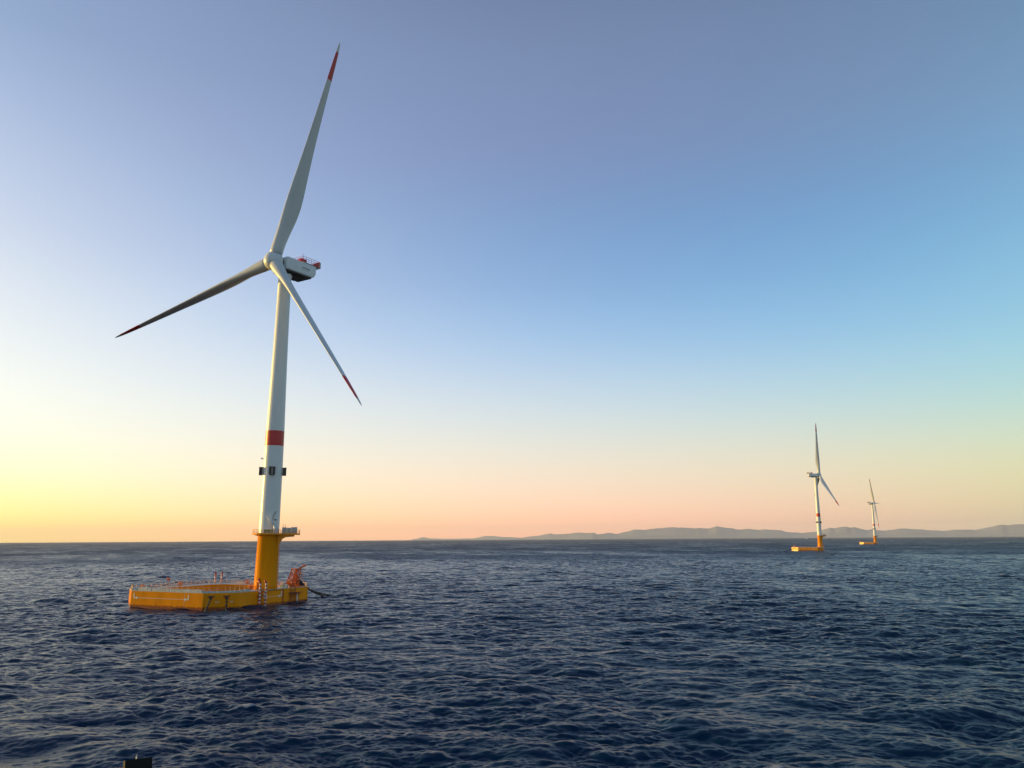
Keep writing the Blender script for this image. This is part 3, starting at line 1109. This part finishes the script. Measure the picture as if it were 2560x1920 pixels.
def deck_outfit(root):
    """everything small on the float's deck and sides"""
    # rails: pool edge and the far and left outer edges
    railing(offset_poly(INNER, -0.35), True, root, RAILC)
    outer_in = offset_poly(OUTER, 0.4)
    railing([outer_in[3], outer_in[4], outer_in[5], outer_in[6], outer_in[7], outer_in[0]], False, root, RAILC, step=2.0)
    # near edge: low ducts, bitts and lockers
    rnd = random.Random(4)
    for (ua, ub) in ((-30.2, -25.2), (-23.6, -17.6), (-16.0, -10.2), (-8.8, -4.6)):
        mb = MB()
        u = ua
        while u < ub:
            w = rnd.uniform(0.9, 1.7)
            mb.box(F(u + w / 2, V0 + 0.75, DECK_Z + 0.47), (w - 0.08, 0.7, rnd.uniform(0.75, 1.05)), axes=FAX)
            u += w
        mb.build('cable_duct', DECK, root)
    for u in (-24.6, -16.9, -9.6):
        mb = MB()
        for s in (-0.5, 0.5):
            mb.tube(F(u + s, V0 + 0.55, DECK_Z), F(u + s, V0 + 0.55, DECK_Z + 0.95), 0.16, n=10)
            mb.tube(F(u + s, V0 + 0.55, DECK_Z + 0.95), F(u + s, V0 + 0.55, DECK_Z + 1.02), 0.21, n=10)
        mb.box(F(u, V0 + 0.55, DECK_Z + 0.08), (1.7, 0.7, 0.14), axes=FAX)
        mb.build('mooring_bitts', WHT, root)
    for u, w in ((-28.6, 0.8), (-26.9, 0.6)):
        mb = MB()
        mb.box(F(u, V0 + 1.7, DECK_Z + 0.52), (w, 0.6, 1.0), axes=FAX)
        mb.box(F(u, V0 + 1.7, DECK_Z + 1.06), (w + 0.08, 0.68, 0.07), axes=FAX)
        mb.build('deck_locker', WHT, root)
    # along the near chamfer and the tower side
    mb = MB()
    for t in np.linspace(0.06, 0.94, 8):
        p = Vector((OUTER[1][0] + (OUTER[2][0] - OUTER[1][0]) * t, OUTER[1][1] + (OUTER[2][1] - OUTER[1][1]) * t))
        dv = (F(*OUTER[2], 0) - F(*OUTER[1], 0)).normalized()
        nn = Vector((dv.y, -dv.x, 0))
        mb.box(F(p.x, p.y, DECK_Z + 0.32) - nn * 0.75, (1.05, 0.6, 0.5 + 0.12 * math.sin(9 * t)), axes=(dv, nn, FZ))
    for v in (-15.4, -14.3, -13.0, -11.9):
        mb.box(F(U1 - 0.7, v, DECK_Z + 0.40), (0.6, 0.9, 0.62 if v < -13.5 else 0.9), axes=FAX)
    mb.build('cable_duct', DECK, root)
    for v in (6.2, 8.0):
        mb = MB()
        mb.box(F(1.9, v, DECK_Z + 0.55), (1.2, 1.1, 1.05), axes=FAX)
        mb.box(F(1.9, v, DECK_Z + 1.11), (1.3, 1.2, 0.08), axes=FAX)
        mb.build('deck_locker', DECK, root)
    # winch reels
    for (u, v, r_, ax_) in ((-33.6, -17.2, 0.75, FV), (-36.4, 2.0, 0.8, FV), (-24.0, 20.6, 0.85, FU), (-1.9, -4.6, 0.95, FV), (-14.0, 21.0, 0.7, FU)):
        mb = MB()
        r_ *= 0.85
        c = F(u, v, DECK_Z + r_ + 0.15)
        mb.tube(c - ax_ * 0.3, c + ax_ * 0.3, r_ * 0.32, n=14)
        side = ax_.cross(FZ)
        for s in (-0.3, 0.3):
            mb.torus_link(c + ax_ * s, side, FZ, r_, r_, 0.09, nseg=20)
            for t in (0, 1.05, 2.1):
                e_ = side * math.cos(t) * r_ + FZ * math.sin(t) * r_
                mb.tube(c + ax_ * s - e_, c + ax_ * s + e_, 0.05, n=5)
            mb.tube(c + ax_ * s * 1.3, c + ax_ * s * 1.3 - FZ * (r_ + 0.15) + side * 0.3, 0.08, n=6)
            mb.tube(c + ax_ * s * 1.3, c + ax_ * s * 1.3 - FZ * (r_ + 0.15) - side * 0.3, 0.08, n=6)
        mb.build('winch_reel', ORANGE, root)
    # small red beacon on a post, near the far left corner
    mb = MB()
    mb.tube(F(-36.0, -4.0, DECK_Z), F(-36.0, -4.0, DECK_Z + 2.2), 0.07, n=6, mi=1)
    mb.box(F(-36.0, -4.0, DECK_Z + 2.5), (0.9, 0.5, 0.7), axes=FAX)
    mb.tube(F(-36.4, -4.3, DECK_Z + 2.9), F(-36.4, -4.3, DECK_Z + 3.2), 0.15, n=8)
    mb.build('beacon', [RED, RAILC], root)
    # corner post on the left
    mb = MB()
    mb.tube(F(-31.0, V0 + 0.25, DECK_Z), F(-31.0, V0 + 0.25, DECK_Z + 1.7), 0.13, n=8)
    mb.build('corner_post', RAILC, root)
    # deck pipes and small pallets of gear between the rails
    mb = MB()
    for v in (V1 - 2.2, V1 - 3.4):
        mb.tube(F(-30, v, DECK_Z + 0.3), F(-6, v, DECK_Z + 0.3), 0.12, n=8)
    for v in (V0 + 3.0, V0 + 3.7):
        mb.tube(F(-30, v, DECK_Z + 0.25), F(-6, v, DECK_Z + 0.25), 0.10, n=8)
    mb.tube(F(-37.5, -12, DECK_Z + 0.3), F(-37.5, 14, DECK_Z + 0.3), 0.12, n=8)
    mb.build('deck_pipe', RAILC, root)
    # striped boarding poles, two by two
    def pole(p, lean_dir, zt, zb=-1.0):
        mb_ = MB()
        r_ = 0.29
        z_, k = zb, 0
        while z_ < zt - 0.01:
            z2 = min(z_ + 0.53, zt)
            mb_.tube(p + FZ * z_, p + FZ * z2, r_, n=14, mi=k % 2, caps=False)
            z_, k = z2, k + 1
        mb_.tube(p + FZ * zt, p + FZ * (zt + 0.75) + lean_dir * 0.62, r_, r_ * 0.9, n=14, mi=1)
        for zz in (0.9, 3.3):
            mb_.tube(p + FZ * zz, p + FZ * zz - (-lean_dir if False else lean_dir * -1.0) * 1.15, 0.14, n=8, mi=2)
        return mb_.build('boarding_pole', [WHT, RED, YEL], root)
    inw = F(-1, 0, 0)
    for v in (-8.55, -5.75):
        pole(F(U1 + 1.15, v, 0), inw, 7.0)
    mb = MB()
    mb.box(F(U1 + 0.75, -7.15, 3.3), (0.5, 3.4, 0.22), axes=FAX)
    z = -0.6
    while z < 5.6:
        mb.tube(F(U1 + 0.8, -7.45, z), F(U1 + 0.8, -6.85, z), 0.035, n=5)
        z += 0.32
    for s in (-7.45, -6.85):
        mb.tube(F(U1 + 0.8, s, -0.8), F(U1 + 0.8, s, 5.6), 0.05, n=6)
    mb.build('boarding_ladder', RUST, root)
    fd = F(1, -1, 0).normalized()
    fc = Vector(((OUTER[5][0] + OUTER[6][0]) / 2, (OUTER[5][1] + OUTER[6][1]) / 2))
    td = F(1, 1, 0).normalized()
    for s in (-1.1, 1.1):
        pole(F(fc.x, fc.y, 0) + td * s - fd * 1.25, fd, 7.7)
    # orange access frame right of the tower
    mb = MB()
    b = [F(2.9, 9.0, DECK_Z), F(2.9, 13.4, DECK_Z), F(0.6, 13.4, DECK_Z), F(0.6, 9.0, DECK_Z)]
    t_ = [F(2.6, 12.0, DECK_Z + 5.9), F(2.6, 14.6, DECK_Z + 5.9), F(1.0, 14.6, DECK_Z + 5.9), F(1.0, 12.0, DECK_Z + 5.9)]
    lv = [[b[i].lerp(t_[i], k / 4) for i in range(4)] for k in range(5)]
    for k in range(4):
        for i in range(4):
            j = (i + 1) % 4
            mb.tube(lv[k][i], lv[k + 1][i], 0.17, n=6)
            mb.tube(lv[k + 1][i], lv[k + 1][j], 0.13, n=5)
            mb.tube(lv[k][i], lv[k + 1][j], 0.10, n=5)
            mb.tube(lv[k][j], lv[k + 1][i], 0.10, n=5)
    for k in (1, 2, 3):                                            # gratings
        c = sum((lv[k][i] for i in range(4)), Vector()) / 4
        mb.box(c, (1.6, 1.6 + 0.4 * (3 - k), 0.08), axes=FAX)
    mb.box(F(1.8, 13.3, DECK_Z + 6.0), (2.0, 3.0, 0.22), axes=FAX)
    mb.box(F(1.8, 11.4, DECK_Z + 0.7), (1.2, 1.5, 1.4), axes=FAX)
    mb.box(F(1.9, 13.0, DECK_Z + 2.0), (1.2, 1.2, 1.1), axes=FAX)
    mb.box(F(1.8, 13.3, DECK_Z + 3.4), (0.9, 1.0, 1.6), axes=FAX)
    mb.box(F(1.5, 10.2, DECK_Z + 1.2), (0.8, 0.7, 2.2), axes=FAX)
    mb.build('access_frame', ORANGE, root)
    mb = MB()
    pk = F(1.8, 13.6, DECK_Z + 5.0)
    tp = F(2.2, 17.0, DECK_Z + 6.9)
    mb.tube(pk, tp, 0.26, 0.2, n=8)
    mb.tube(F(1.8, 14.0, DECK_Z + 6.0), tp, 0.12, n=6)
    mb.box(tp, (0.7, 0.8, 0.7), axes=FAX)
    mb.tube(tp, F(2.2, 17.1, DECK_Z + 0.2), 0.035, n=5)
    mb.build('boom', ORANGE, root)
    mb = MB()                                                       # caged ladder beside the frame
    for s in (15.4, 16.2):
        mb.tube(F(1.6, s, DECK_Z), F(1.6, s + 0.5, DECK_Z + 4.9), 0.06, n=6)
    for k in range(14):
        zz = DECK_Z + 0.35 * (k + 1)
        mb.tube(F(1.6, 15.4 + 0.036 * (k + 1), zz), F(1.6, 16.2 + 0.036 * (k + 1), zz), 0.04, n=5)
    for k in (4, 7, 10, 13):
        zz = DECK_Z + 0.35 * (k + 1)
        ring = [F(2.0 + 0.6 * math.cos(t), 15.9 + 0.6 * math.sin(t) + 0.2, zz) for t in np.linspace(0, 2 * PI, 11)]
        mb.path(ring, 0.04, n=5)
    mb.build('caged_ladder', ORANGE, root)
    # sloped winch house with its dark panel, at the deck edge
    mb = MB()
    v0, v1 = 13.9, 16.6
    sect = [F(0.2, v0, DECK_Z), F(3.45, v0, DECK_Z), F(3.45, v0, DECK_Z + 0.35), F(1.1, v0, DECK_Z + 2.35), F(0.2, v0, DECK_Z + 2.35)]
    mb.prism(sect, FV * (v1 - v0))
    house = mb.build('winch_house', ORANGE, root)
    mb = MB()
    pa, pb = Vector((3.3, DECK_Z + 0.478)), Vector((1.2, DECK_Z + 2.265))
    nrm = Vector((pa.y - pb.y, 0, 0))
    sl = (F(pb.x, 0, pb.y) - F(pa.x, 0, pa.y)).normalized()
    nn = FV.cross(sl).normalized()
    if nn.z < 0:
        nn = -nn
    c = (F(pa.x, (v0 + v1) / 2, pa.y) + F(pb.x, (v0 + v1) / 2, pb.y)) / 2
    mb.box(c + nn * 0.05, ((F(pb.x, 0, pb.y) - F(pa.x, 0, pa.y)).length, v1 - v0 - 0.25, 0.1), axes=(sl, FV, nn))
    mb.build('dark_panel', BLACK, house)
    # gear at the right end of the deck
    mb = MB()
    for (u, v, w, d_, h_) in ((-0.5, 20.2, 1.4, 1.0, 0.9), (-2.2, 21.6, 1.2, 1.0, 1.1), (-4.4, 22.4, 1.6, 1.2, 0.8)):
        mb.box(F(u, v, DECK_Z + h_ / 2), (w, d_, h_), axes=FAX)
    mb.build('deck_locker', DECK, root)
    railing([(3.2, 17.4), (-3.0, 23.6), (-6, 24.2)], False, root, RAILC, step=1.3)
    # boarding ledge with rungs on the outer side
    mb = MB()
    mb.prism([F(U1 + 0.02, 7.2, 3.25), F(U1 + 0.02, 14.4, 3.25), F(U1 + 1.5, 11.2, 3.25), F(U1 + 1.5, 8.4, 3.25)], FZ * -0.22)
    mb.tube(F(U1 + 1.2, 11.0, 3.1), F(U1 + 0.05, 13.0, 2.0), 0.1, n=6)
    mb.tube(F(U1 + 1.2, 8.6, 3.1), F(U1 + 0.05, 8.4, 1.9), 0.1, n=6)
    for s in (7.7, 10.4):
        mb.tube(F(U1 + 0.45, s, 0.9), F(U1 + 0.45, s, 5.3), 0.09, n=6)
    for k in range(9):
        mb.tube(F(U1 + 0.45, 7.7, 1.0 + 0.4 * k), F(U1 + 0.45, 10.4, 1.0 + 0.4 * k), 0.07, n=5)
    mb.build('boarding_ledge', RUST, root)
    mb = MB()
    mb.tube(F(U1 + 0.4, 11.5, -1), F(U1 + 0.4, 11.5, 3.0), 0.22, n=8)
    mb.build('fender_post', MARK, root)
    # hooded hatch at the tower's foot
    mb = MB()
    dv = Vector((math.sin(R(196)), math.cos(R(196)), 0))
    sv = Vector((dv.y, -dv.x, 0))
    mb.box(dv * 3.75 + FZ * (DECK_Z + 1.3), (1.0, 0.5, 2.6), axes=(sv, dv, FZ))
    mb.tube(dv * 3.75 + FZ * (DECK_Z + 2.6) - sv * 0.5, dv * 3.75 + FZ * (DECK_Z + 2.6) + sv * 0.5, 0.27, n=10)
    mb.box(dv * 3.85 + FZ * (DECK_Z + 3.2), (0.5, 0.4, 0.6), axes=(sv, dv, FZ), mi=1)
    mb.build('tower_hatch', [ORANGE, RUST], root)
    # fairleads
    for (c, nrm_) in (((-2.0, 0), None),):
        pass
    dv = (F(*OUTER[2], 0) - F(*OUTER[1], 0)).normalized()
    nn = Vector((dv.y, -dv.x, 0))
    out = []
    for t in (0.22, 0.66):
        p = F(OUTER[1][0] + (OUTER[2][0] - OUTER[1][0]) * t, OUTER[1][1] + (OUTER[2][1] - OUTER[1][1]) * t, 3.55)
        mb = MB()
        mb.box(p + nn * 0.12, (0.9, 0.24, 0.9), axes=(dv, nn, FZ))
        for s in (-1, 1):
            mb.tube(p + dv * s * 0.95 + FZ * 0.45 + nn * 0.1, p + nn * 0.5 - FZ * 0.25, 0.16, n=6)
        mb.tube(p - dv * 0.4 + nn * 0.42, p + dv * 0.4 + nn * 0.42, 0.34, n=12)
        mb.build('chain_fairlead', RUST, root)
        out.append(p + nn * 0.62)
    p = F(OUTER[3][0] * 0.7 + OUTER[4][0] * 0.3, OUTER[3][1] * 0.7 + OUTER[4][1] * 0.3, 3.8)
    p2 = F(OUTER[3][0] * 0.35 + OUTER[4][0] * 0.65, OUTER[3][1] * 0.35 + OUTER[4][1] * 0.65, 3.8)
    dv2 = (F(*OUTER[4], 0) - F(*OUTER[3], 0)).normalized()
    nn2 = Vector((dv2.y, -dv2.x, 0))
    for pp in (p, p2):
        mb = MB()
        mb.box(pp + nn2 * 0.12, (0.9, 0.24, 0.9), axes=(dv2, nn2, FZ))
        mb.tube(pp - dv2 * 0.4 + nn2 * 0.42, pp + dv2 * 0.4 + nn2 * 0.42, 0.34, n=12)
        mb.build('chain_fairlead', RUST, root)
        out.append(pp + nn2 * 0.62)
    # small draught lettering beside the chains
    for s, t in (('ML3', 0.40), ('ML4', 0.80)):
        p = F(OUTER[1][0] + (OUTER[2][0] - OUTER[1][0]) * t, OUTER[1][1] + (OUTER[2][1] - OUTER[1][1]) * t, 2.15)
        text_obj('chain_lettering', s, 0.62, MARK, root, p + nn * 0.01, dv, FZ)
    return out


def chain(name, p, q, label, group, link=0.55, sag=0.4, rad=0.075):
    d = q - p
    L = d.length
    n = max(2, int(L / (link * 0.82)))
    o = empty(name, p)
    mb = MB()
    side0 = d.cross(FZ).normalized()
    for k in range(n + 1):
        t = k / n
        c = p + d * t - FZ * sag * 4 * t * (1 - t) - p
        tan = (d + FZ * (-sag * 4 * (1 - 2 * t))).normalized()
        side = tan.cross(FZ).normalized()
        w = side if k % 2 else tan.cross(side)
        mb.torus_link(c, tan, w, link * 0.5, link * 0.27, rad)
    bpy.data.objects.remove(o)
    o = mb.build(name, CHAIN)
    o.location = p
    return tag(o, label, 'chain', group)


TILT = R(6.5)
CONE = R(4.05)
LEAN = R(0.62)
GROUP = 'floating wind turbines at sea'
root, parts, (vr, vf, zp) = make_turbine()

# ---- two far copies share the meshes, each with its own heading
def place(rt_, parts_, base, yaw, azim, tilt, cone, label):
    rt_.location = (base[0], base[1], 0)
    rt_.rotation_euler = (0, LEAN, 0)
    pose_rotor(parts_, yaw, azim, tilt, cone)
    tag(rt_, label, 'wind turbine', GROUP)


def copy_turbine():
    r2 = root.copy()
    C.objects.link(r2)
    pp = {'root': r2, 'blades': []}
    for ch in root.children:
        c = ch.copy()
        C.objects.link(c)
        c.parent = r2
        if ch in parts['blades']:
            pp['blades'].append(c)
        elif ch == parts['nacelle']:
            pp['nacelle'] = c
        elif ch == parts['hub']:
            pp['hub'] = c
        for g in ch.children:
            d = g.copy()
            C.objects.link(d)
            d.parent = c
    return r2, pp


out_pts = deck_outfit(root)
r2, p2_ = copy_turbine()
r3, p3_ = copy_turbine()
# marks only the near turbine shows: its number board and the name on the nacelle
mb = MB()
for k, x in enumerate((-1.05, -0.35, 0.35, 1.05)):
    mb.box(vf * 5.14 + vr * (0.25 + x) + FZ * (zp + 0.72), (0.64, 0.05, 1.3), axes=(vr, vf, FZ))
board = mb.build('number_board', SIGNY, root)
for ch, x in zip("EM03", (-1.05, -0.35, 0.35, 1.05)):
    text_obj('number_lettering', ch, 1.25, LETTER, board, vf * 5.18 + vr * (0.25 + x) + FZ * (zp + 0.72), vr, FZ)
nac = parts['nacelle']
for s, y, m_ in (("e", 3.72, LOGO), ("o", 4.42, LOGO), ("l", 4.92, LOGOR), ("med", 5.98, LOGO)):
    text_obj('company_lettering', s, 1.2, m_, nac, (3.765, y + 0.6, 0.55), (0, 1, 0), (0, 0, 1), 0.008)
mb = MB()
for k in range(14):
    mb.box((3.765, 4.15 + 0.21 * k, -0.18), (0.014, 0.15, 0.09))
mb.build('company_lettering', LOGO, nac)

place(root, parts, (-79.284, 259.546), R(212.49), R(-16.22), R(6.98), R(4.02), 'nearest and largest floating wind turbine, its rotor facing left towards the viewer')
place(r2, p2_, (462.0, 1210.0), R(98.2), R(9.3), R(6.0), R(4.2), 'middle-distance sunlit wind turbine with a dark chain running left from its yellow float')
place(r3, p3_, (1014.7, 2252.0), R(123.0), R(31.4), R(6.0), R(4.5), 'farthest and smallest floating wind turbine, standing before the hills near the picture\'s right')


def Wp(v):
    return Vector((root.location.x, root.location.y, 0)) + Matrix.Rotation(LEAN, 3, 'Y') @ v


CG = 'mooring chains of the nearest turbine'
ends = [Vector((-87.5, 231.0, -0.6)), Vector((-82.7, 235.2, -0.6)), Vector((-66.6, 296.3, -0.5)), Vector((-63.2, 298.0, -0.5))]
clabels = ['black mooring chain slanting left down into the water from the yellow float',
           'black mooring chain hanging almost straight down at the front corner of the yellow float',
           'lower mooring chain of the pair running right from the float into the sea',
           'upper mooring chain of the pair running right from the float into the sea']
for p_, e_, l_, sg in zip(out_pts, ends, clabels, (0.15, 0.05, 0.5, 0.5)):
    chain('mooring_chain', Wp(p_), e_, l_, CG, link=0.85, sag=sg, rad=0.15)
p_ = Vector((462.0, 1210.0, 0)) + F(-37.0, -19.5, 3.6)
e_ = at_y(1945, 1371.5, 1165)
e_.z = -0.3
chain('mooring_chain', p_, e_, 'dark mooring chain running left from the float of the middle-distance turbine', None, link=1.2, sag=0.7, rad=0.2)


# ------------------------------------------------------------------ tiny things far away
def onshore(px, k):
    base = at_y(px, 1345, 36200)
    base.z = 0
    t = empty('onshore_wind_turbine', base)
    t.scale = (1.4, 1.4, 1.4)
    mb = MB()
    mb.tube((0, 0, 0), (0, 0, 78), 3.4, 2.4, n=10)
    mb.build('tower', WHT, t)
    mb = MB()
    mb.box((0, 2, 79.5), (4.5, 10, 4.5))
    mb.tube((0, -3, 79.5), (0, -5.5, 79.5), 2.2, 0.6, n=10)
    mb.build('nacelle', WHT, t)
    for b_ in range(3):
        a_ = R(120 * b_ + 25 + 37 * k)
        d = Vector((math.sin(a_), 0, math.cos(a_)))
        s = Vector((d.z, 0, -d.x))
        mb = MB()
        o = Vector((0, -4.2, 79.5))
        mb.rings([[o + d * r_ + s * w, o + d * r_ + Vector((0, -th_, 0)), o + d * r_ - s * w * 0.6, o + d * r_ + Vector((0, th_, 0))] for r_, w, th_ in ((1.5, 1.0, .9), (9, 1.9, .5), (36, .4, .15))])
        mb.build('blade', WHT, t)
    return t


for k, (px, lab) in enumerate(((1499.4, 'leftmost of the three tiny pale wind turbines on the far shore'), (1518.0, 'middle one of the three tiny pale wind turbines on the far shore'),
                               (1535.4, 'rightmost of the three tiny pale wind turbines on the far shore'))):
    tag(onshore(px, k), lab, 'wind turbine', 'tiny wind turbines on the far shore')

bp_ = at_y(2017, 1346, 11500)
bt = empty('boat', (bp_.x, bp_.y, 0), (0, 0, R(20)))
tag(bt, 'tiny white boat on the horizon left of the middle-distance turbine', 'boat')
mb = MB()
hs = []
for y_, w, z0 in ((-17, 3.6, 3.2), (-8, 4.2, 3.2), (4, 4.0, 3.5), (13, 2.2, 4.2), (19, 0.15, 5.0)):
    hs.append([(y_, -w, z0), (y_, -w * 0.7, -1), (y_, w * 0.7, -1), (y_, w, z0)])
mb.rings(hs, smooth=False)
mb.build('hull', WHT, bt)
mb = MB()
mb.prism([(-12, -3, 3.2), (6, -3, 3.4), (3, -3, 7.2), (-11, -3, 7.2)], (0, 6, 0))
mb.prism([(-9, -2.4, 7.2), (0, -2.4, 7.2), (-2, -2.4, 9.8), (-8, -2.4, 9.8)], (0, 4.8, 0))
mb.build('cabin', WHT, bt)

# a gull far off
gp = at_y(910, 1169.5, 640)
mb = MB()
prof = [(-0.30, .02), (-0.2, .05), (-0.05, .085), (0.1, .075), (0.2, .05), (0.28, .045), (0.33, .01)]
mb.rings([[(x_ , r_ * math.cos(t), r_ * math.sin(t)) for t in np.linspace(0, 2 * PI, 9)[:-1]] for x_, r_ in prof])
for s in (-1, 1):
    mb.rings([[(c_ + w, s * y_, z_), (c_, s * y_, z_ + .015), (c_ - w, s * y_, z_), (c_, s * y_, z_ - .01)] for y_, c_, w, z_ in ((.03, .03, .12, .03), (.35, .06, .11, .20), (.75, -.06, .07, .12), (.98, -.18, .01, .05))], smooth=True)
gull = mb.build('bird', GREY)
gull.location = gp
gull.rotation_euler = (R(18), 0, R(30))
tag(gull, 'small dark bird flying in the pale sky right of the large turbine', 'bird')

# ------------------------------------------------------------------ the ship the picture is taken from: only a fitting's top shows
ship = empty('ship', (0, 0, 0))
tag(ship, 'ship under the viewer, showing only a black box-shaped fitting at the bottom edge', 'ship')
SHIPM = paint("ship hull blue", (0.02, 0.035, 0.07), 0.45, 0.1, 0.4)
SHIPD = paint("ship deck green grey", (0.07, 0.09, 0.08), 0.6, 0.12, 0.8)
mb = MB()
def hp(z, f):
    return [(-9 * f, -70, z), (9 * f, -70, z), (9 * f, -6, z), (7.6 * f, 4, z), (4.6 * f, 9.8, z), (0, 13.0, z), (-4.6 * f, 9.8, z), (-9 * f, 4, z), (-9 * f, -6, z)]
hp_top = [(-9.5, -70), (9.5, -70), (9.5, -6), (8.5, 4), (4.6, 10.2), (0, 13.0), (-4.6, 12.7), (-8.5, 11.0), (-9.5, 6)]
mb.rings([[(x_ * 0.85, y_ * (0.85 if y_ > 0 else 1), -3) for x_, y_ in hp_top], [(x_, y_, 14.6) for x_, y_ in hp_top]], smooth=False)
mb.build('hull', SHIPM, ship)
mb = MB()
mb.rings([[(x_ * 0.985, y_ * 0.985, 14.61) for x_, y_ in hp_top], [(x_ * 0.985, y_ * 0.985, 14.72) for x_, y_ in hp_top]], smooth=False)
mb.build('deck', SHIPD, ship)
D_ = 11.6
tl, tr = at_y(313.5, 1901.5, D_), at_y(382, 1892, D_ + 0.1)
xd = (tr - tl)
wbox = xd.length
xd.normalize()
bn = -(((tl + tr) / 2) - Vector((0, 0, CAM_H))).normalized()
bn = (bn - xd * bn.dot(xd)).normalized()
zd = bn.cross(xd).normalized()
if zd.z < 0:
    zd = -zd
mb = MB()
cbx = (tl + tr) / 2
mb.box(cbx - zd * 0.32 - bn * 0.04, (wbox, 0.06, 0.64), axes=(xd, bn, zd))
eq = mb.build('equipment_box', BLACK, ship)
for s, e in ((-1, 0.022), (1, 0.018)):
    mb = MB()
    mb.tube(cbx + xd * s * (wbox / 2 + e * 0.2) - zd * 0.075 - bn * 0.12, cbx + xd * s * (wbox / 2 + e) - zd * 0.64 - bn * 0.12, e * 0.9, e * 1.3, n=10)
    mb.build('side_bar', ORANGE if s < 0 else RUST, eq)
mb = MB()
rp = at_y(341.5, 1897.5, D_ + 0.1)
mb.tube(rp - FZ * 0.06, rp + FZ * 0.052, 0.009, n=8)
mb.build('rod', GALV, eq)
mb = MB()
pb = cbx - zd * 0.64 - bn * 0.16
mb.tube((pb.x, pb.y, 14.72), (pb.x, pb.y, pb.z), 0.09, n=12)
mb.box((pb.x, pb.y, 14.76), (0.5, 0.5, 0.06))
mb.build('post', SHIPM, ship)

# ------------------------------------------------------------------ air: one box of thin haze round everything
HAZE = 1.8e-5
mb = MB()
mb.box((0, 0, 452), (120000, 120000, 916))
hz = mb.build('haze', [])
m = bpy.data.materials.new("haze")
m.use_nodes = True
nt = m.node_tree
nt.nodes.clear()
vo = nt.nodes.new('ShaderNodeVolumePrincipled')
vo.inputs['Color'].default_value = (0.95, 0.95, 1.0, 1)
vo.inputs['Density'].default_value = HAZE
vo.inputs['Anisotropy'].default_value = 0.0
mo = nt.nodes.new('ShaderNodeOutputMaterial')
nt.links.new(vo.outputs[0], mo.inputs['Volume'])
hz.data.materials.clear()
hz.data.materials.append(m)
hz['kind'] = 'stuff'

# ------------------------------------------------------------------ render settings
sc.cycles.use_denoising = True
sc.cycles.max_bounces = 8
sc.cycles.glossy_bounces = 4
sc.cycles.diffuse_bounces = 3
sc.cycles.volume_bounces = 3
